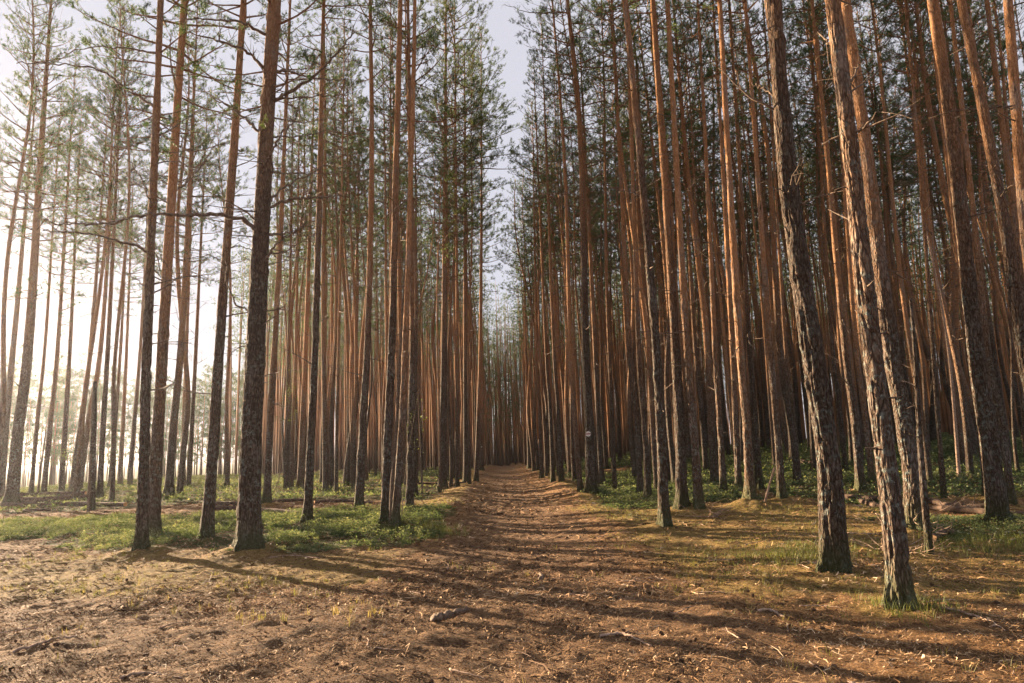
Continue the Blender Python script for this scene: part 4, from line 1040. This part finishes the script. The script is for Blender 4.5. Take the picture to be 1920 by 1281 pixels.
# ------------------------------------------------------------------ snags, saplings, markers
def snag(key, pts, w, lab, mat=M_bark_old, nbr=8, stub=True, amp=.008, taper=.6):
    g = ground_at(*pts[0], 60); zb = float(gz_at(g.x, g.y)[0]); root = Vector((g.x, g.y, zb)); fwd = Vector((g.x, g.y, 0)).normalized(); out = [np.array((0, 0, -.1))]
    for (px, py) in pts[1:]:
        v = ray(px, py); t = (Vector((g.x, g.y, 0)).dot(fwd)) / (v.x * fwd.x + v.y * fwd.y); p = CAM + v * t; out.append(np.array(p - root))
    kg = (MC.transposed() @ (root - CAM)).z * -1; r = w / F * kg / 2; n = 90
    P = catmull(out, n); rs = np.random.default_rng(hash(key) % 1000 if False else sum(map(ord, key)))
    e = thing("dead_snag", root, lab, 'dead tree')
    V, Q, T = tube(P, np.linspace(r * 1.1, r * taper, n), 14, bark_disp(r, amp, 77)); link("trunk", mesh_np("trunk", V, [Q, T], [mat], None, True), e)
    for b in range(nbr):
        k = rs.integers(20, n - 1); mb = MB(); L = rs.uniform(.05, .25) if stub else rs.uniform(.2, .7)
        dead_branch(mb, rs, P[k], rs.uniform(0, 6.28), L, .010, rs.normal(.4, .4), 1); link("branch", mb.mesh("branch", [M_twig], True), e)
snag('s1', [(171,958),(173,870),(176,790),(178,716)], 13, 'broken-topped knobbly dead snag in front of the left log pile')
snag('s1b', [(165,962),(167,920),(170,850)], 5, 'thin dead stem leaning against the broken-topped snag', M_twig, 4)
snag('K4', [(732,1000),(736,900),(742,830),(752,640),(772,300)], 7, 'crooked barkless dead stem inside the clump left of the path', M_twig, 10, False, .006, .4)
snag('S4', [(1742,1040),(1733,930),(1724,815),(1714,640),(1707,560)], 12, 'thin knobbly lichened dead stem behind the closest rugged pine', M_bark, 7, True, .007, .5)
snag('lean', [(1799,900),(1776,640),(1735,420)], 6, 'dead pole leaning left among the shaded right-hand pines', M_stick, 3, True, .004, .5)
snag('twl', [(69,936),(78,870),(86,810)], 4, 'thin leaning dead sapling between the first hazy left pines', M_twig, 5, False)
snag('rd', [(1430,948),(1441,915),(1452,878)], 4, 'slanting bare orange stick planted beside the sandy mound', M_stick, 3)
snag('m4', [(792,925),(790,880),(785,850)], 4, 'short dead stub left of the mossy path edge pine', M_twig, 4)
snag('ce', [(1000,880),(1016,800),(1030,745)], 3, 'pale pole leaning right far along the right verge', M_stick, 1, True, .002)
def sapling(pts, r, lab, nleaf, leaf, spread, top=.5):
    leaf *= .75
    g = ground_at(*pts[0], 60); zb = float(gz_at(g.x, g.y)[0]); root = Vector((g.x, g.y, zb)); fwd = Vector((g.x, g.y, 0)).normalized(); out = [np.array((0, 0, -.05))]
    for (px, py) in pts[1:]:
        v = ray(px, py); t = (Vector((g.x, g.y, 0)).dot(fwd)) / (v.x * fwd.x + v.y * fwd.y); out.append(np.array(CAM + v * t - root))
    rs = np.random.default_rng(int(pts[0][0])); e = thing("sapling", root, lab, 'sapling'); P = catmull(out, 40); mb = MB(); mb.tube(P, np.linspace(r, r * .3, 40), 7)
    LP = []
    for _ in range(16):
        k = rs.integers(int(40 * top), 40); a = rs.uniform(0, 6.28); Q = wiggle_dir(rs, P[k], (math.cos(a), math.sin(a), .25), 5, spread / 5 * rs.uniform(.5, 1), (0, 0, 0), 0, .2); mb.tube(Q, np.linspace(r * .35, .0015, 6), 4)
        for j in range(nleaf // 16): LP.append(Q[rs.integers(2, 6)] + rs.normal(0, .06, 3))
    link("stem", mb.mesh("stem", [M_twig], True), e); LP = np.array(LP); mb = MB(); V, Q, t = leaf_quads(LP, np.full(len(LP), leaf), rs, rs.uniform(.2, 1, len(LP)), 1.0); mb.add(V, Q, None, 0, t)
    link("foliage", mb.mesh("foliage", [M_rowan]), e)
sapling([(505,935),(522,900),(529,850),(538,800),(546,700)], .016, 'curved young rowan with pale green leaves beside the slim dark left pine', 300, .075, .6, .55)
sapling([(212,925),(205,880),(200,830),(212,800)], .010, 'pale backlit leafy sapling right of the dead snag, left', 260, .10, .6, .45)
sapling([(128,930),(128,880),(125,845)], .008, 'small hazy leafy sapling behind the left log pile', 120, .10, .4, .4)
sapling([(752,985),(756,930),(762,870),(783,745)], .010, 'thin young leafy stem growing beside the clump left of the path', 110, .06, .5, .4)
sapling([(1458,935),(1454,890),(1450,865)], .008, 'small bushy green sapling by the pale slender right pine', 220, .09, .45, .3)
sapling([(296,930),(300,905),(303,890)], .008, 'small sunlit sprout between the dark foreground pair and the leaning grey pine', 80, .08, .3, .3)

def marker(tree, px, py, dia, lab):
    h = [q for q in heroes if q['key'] == tree][0]; root = h['root']; v = ray(px, py); fwd = Vector((root.x, root.y, 0)).normalized()
    t = (Vector((root.x, root.y, 0)).dot(fwd)) / (v.x * fwd.x + v.y * fwd.y); p = CAM + v * t; z = p.z - root.z; c = h['curve'](z)
    cen = Vector((root.x + c[0], root.y + c[1], p.z)); view = Vector((CAM.x - cen.x, CAM.y - cen.y, 0)).normalized(); side = Vector((-view.y, view.x, 0))
    off = (p - cen).dot(side); rr = float(trunk_radii(z, h['R0'], h['H'])); off = max(-rr * .45, min(rr * .45, off))
    nrm = (view * math.sqrt(max(rr * rr - off * off, .001)) + side * off * .5).normalized()
    pos = cen + side * off + view * (math.sqrt(max(rr * rr - off * off, .001)) + .024)
    e = thing("trail_marker", pos, lab, 'trail marker'); e.rotation_euler = view.to_track_quat('Y', 'Z').to_euler()
    n = 32; a = np.linspace(0, 2 * np.pi, n, endpoint=False); rd = dia / 2
    def disc(y0, y1, rad, ylim=None):
        X, Zz = np.cos(a) * rad, np.sin(a) * rad
        if ylim: Zz = np.clip(Zz, -ylim, ylim)
        V = np.vstack([np.column_stack([X, np.full(n, y0), Zz]), np.column_stack([X, np.full(n, y1), Zz]), [[0, y0, 0], [0, y1, 0]]]); j = np.arange(n); k = (j + 1) % n
        return V, np.stack([j, k, k + n, j + n], -1), np.vstack([np.stack([k, j, np.full(n, 2 * n)], -1), np.stack([j + n, k + n, np.full(n, 2 * n + 1)], -1)])
    mb = MB(); mb.add(*disc(-.02, .004, rd)); link("plate", mb.mesh("plate", [M_white]), e)
    mb = MB(); mb.add(*disc(.0045, .0065, rd * .97, rd * .20)); link("bar", mb.mesh("bar", [M_red]), e)
    for sg in (-1, 1):
        mb = MB(); V, Q, T = disc(.003, .009, rd * .07); V = V + np.array([0, 0, sg * rd * .62]); mb.add(V, Q, T); link("nail", mb.mesh("nail", [M_cone]), e)
marker('R1', 1103, 814, .15, 'round white trail marker with a dark red bar, on a pine right of the path')
marker('Q', 903, 838, .10, 'tiny white trail marker on the far left verge pine')

# ------------------------------------------------------------------ haze
if HAZE > 0:
    m, t = new_mat("thin_morning_haze"); pv = N(t, "ShaderNodeVolumePrincipled"); o = N(t, "ShaderNodeOutputMaterial")
    pv.inputs['Color'].default_value = (.86, .89, 1.0, 1); pv.inputs['Density'].default_value = HAZE; pv.inputs['Anisotropy'].default_value = .74
    t.links.new(pv.outputs[0], o.inputs['Volume'])
    x0, x1, y0, y1, z0, z1 = -905, 905, -205, 1206, -6, 27
    V = [(x0, y0, z0), (x1, y0, z0), (x1, y1, z0), (x0, y1, z0), (x0, y0, z1), (x1, y0, z1), (x1, y1, z1), (x0, y1, z1)]
    Q = np.array([(3, 2, 1, 0), (4, 5, 6, 7), (0, 1, 5, 4), (1, 2, 6, 5), (2, 3, 7, 6), (3, 0, 4, 7)])
    tag(link("haze", mesh_np("haze", np.array(V, float), Q, [m])), 'thin pale morning haze', 'haze', kind='stuff')
print("trees in view", seen, "far", len(far), "far used", len(far_n), "cand", len(cand))
print("heroes", [(h['key'], round(h['kg'], 1), round(h['R0'], 3)) for h in heroes])
print("verts", sum(len(m.vertices) for m in bpy.data.meshes))
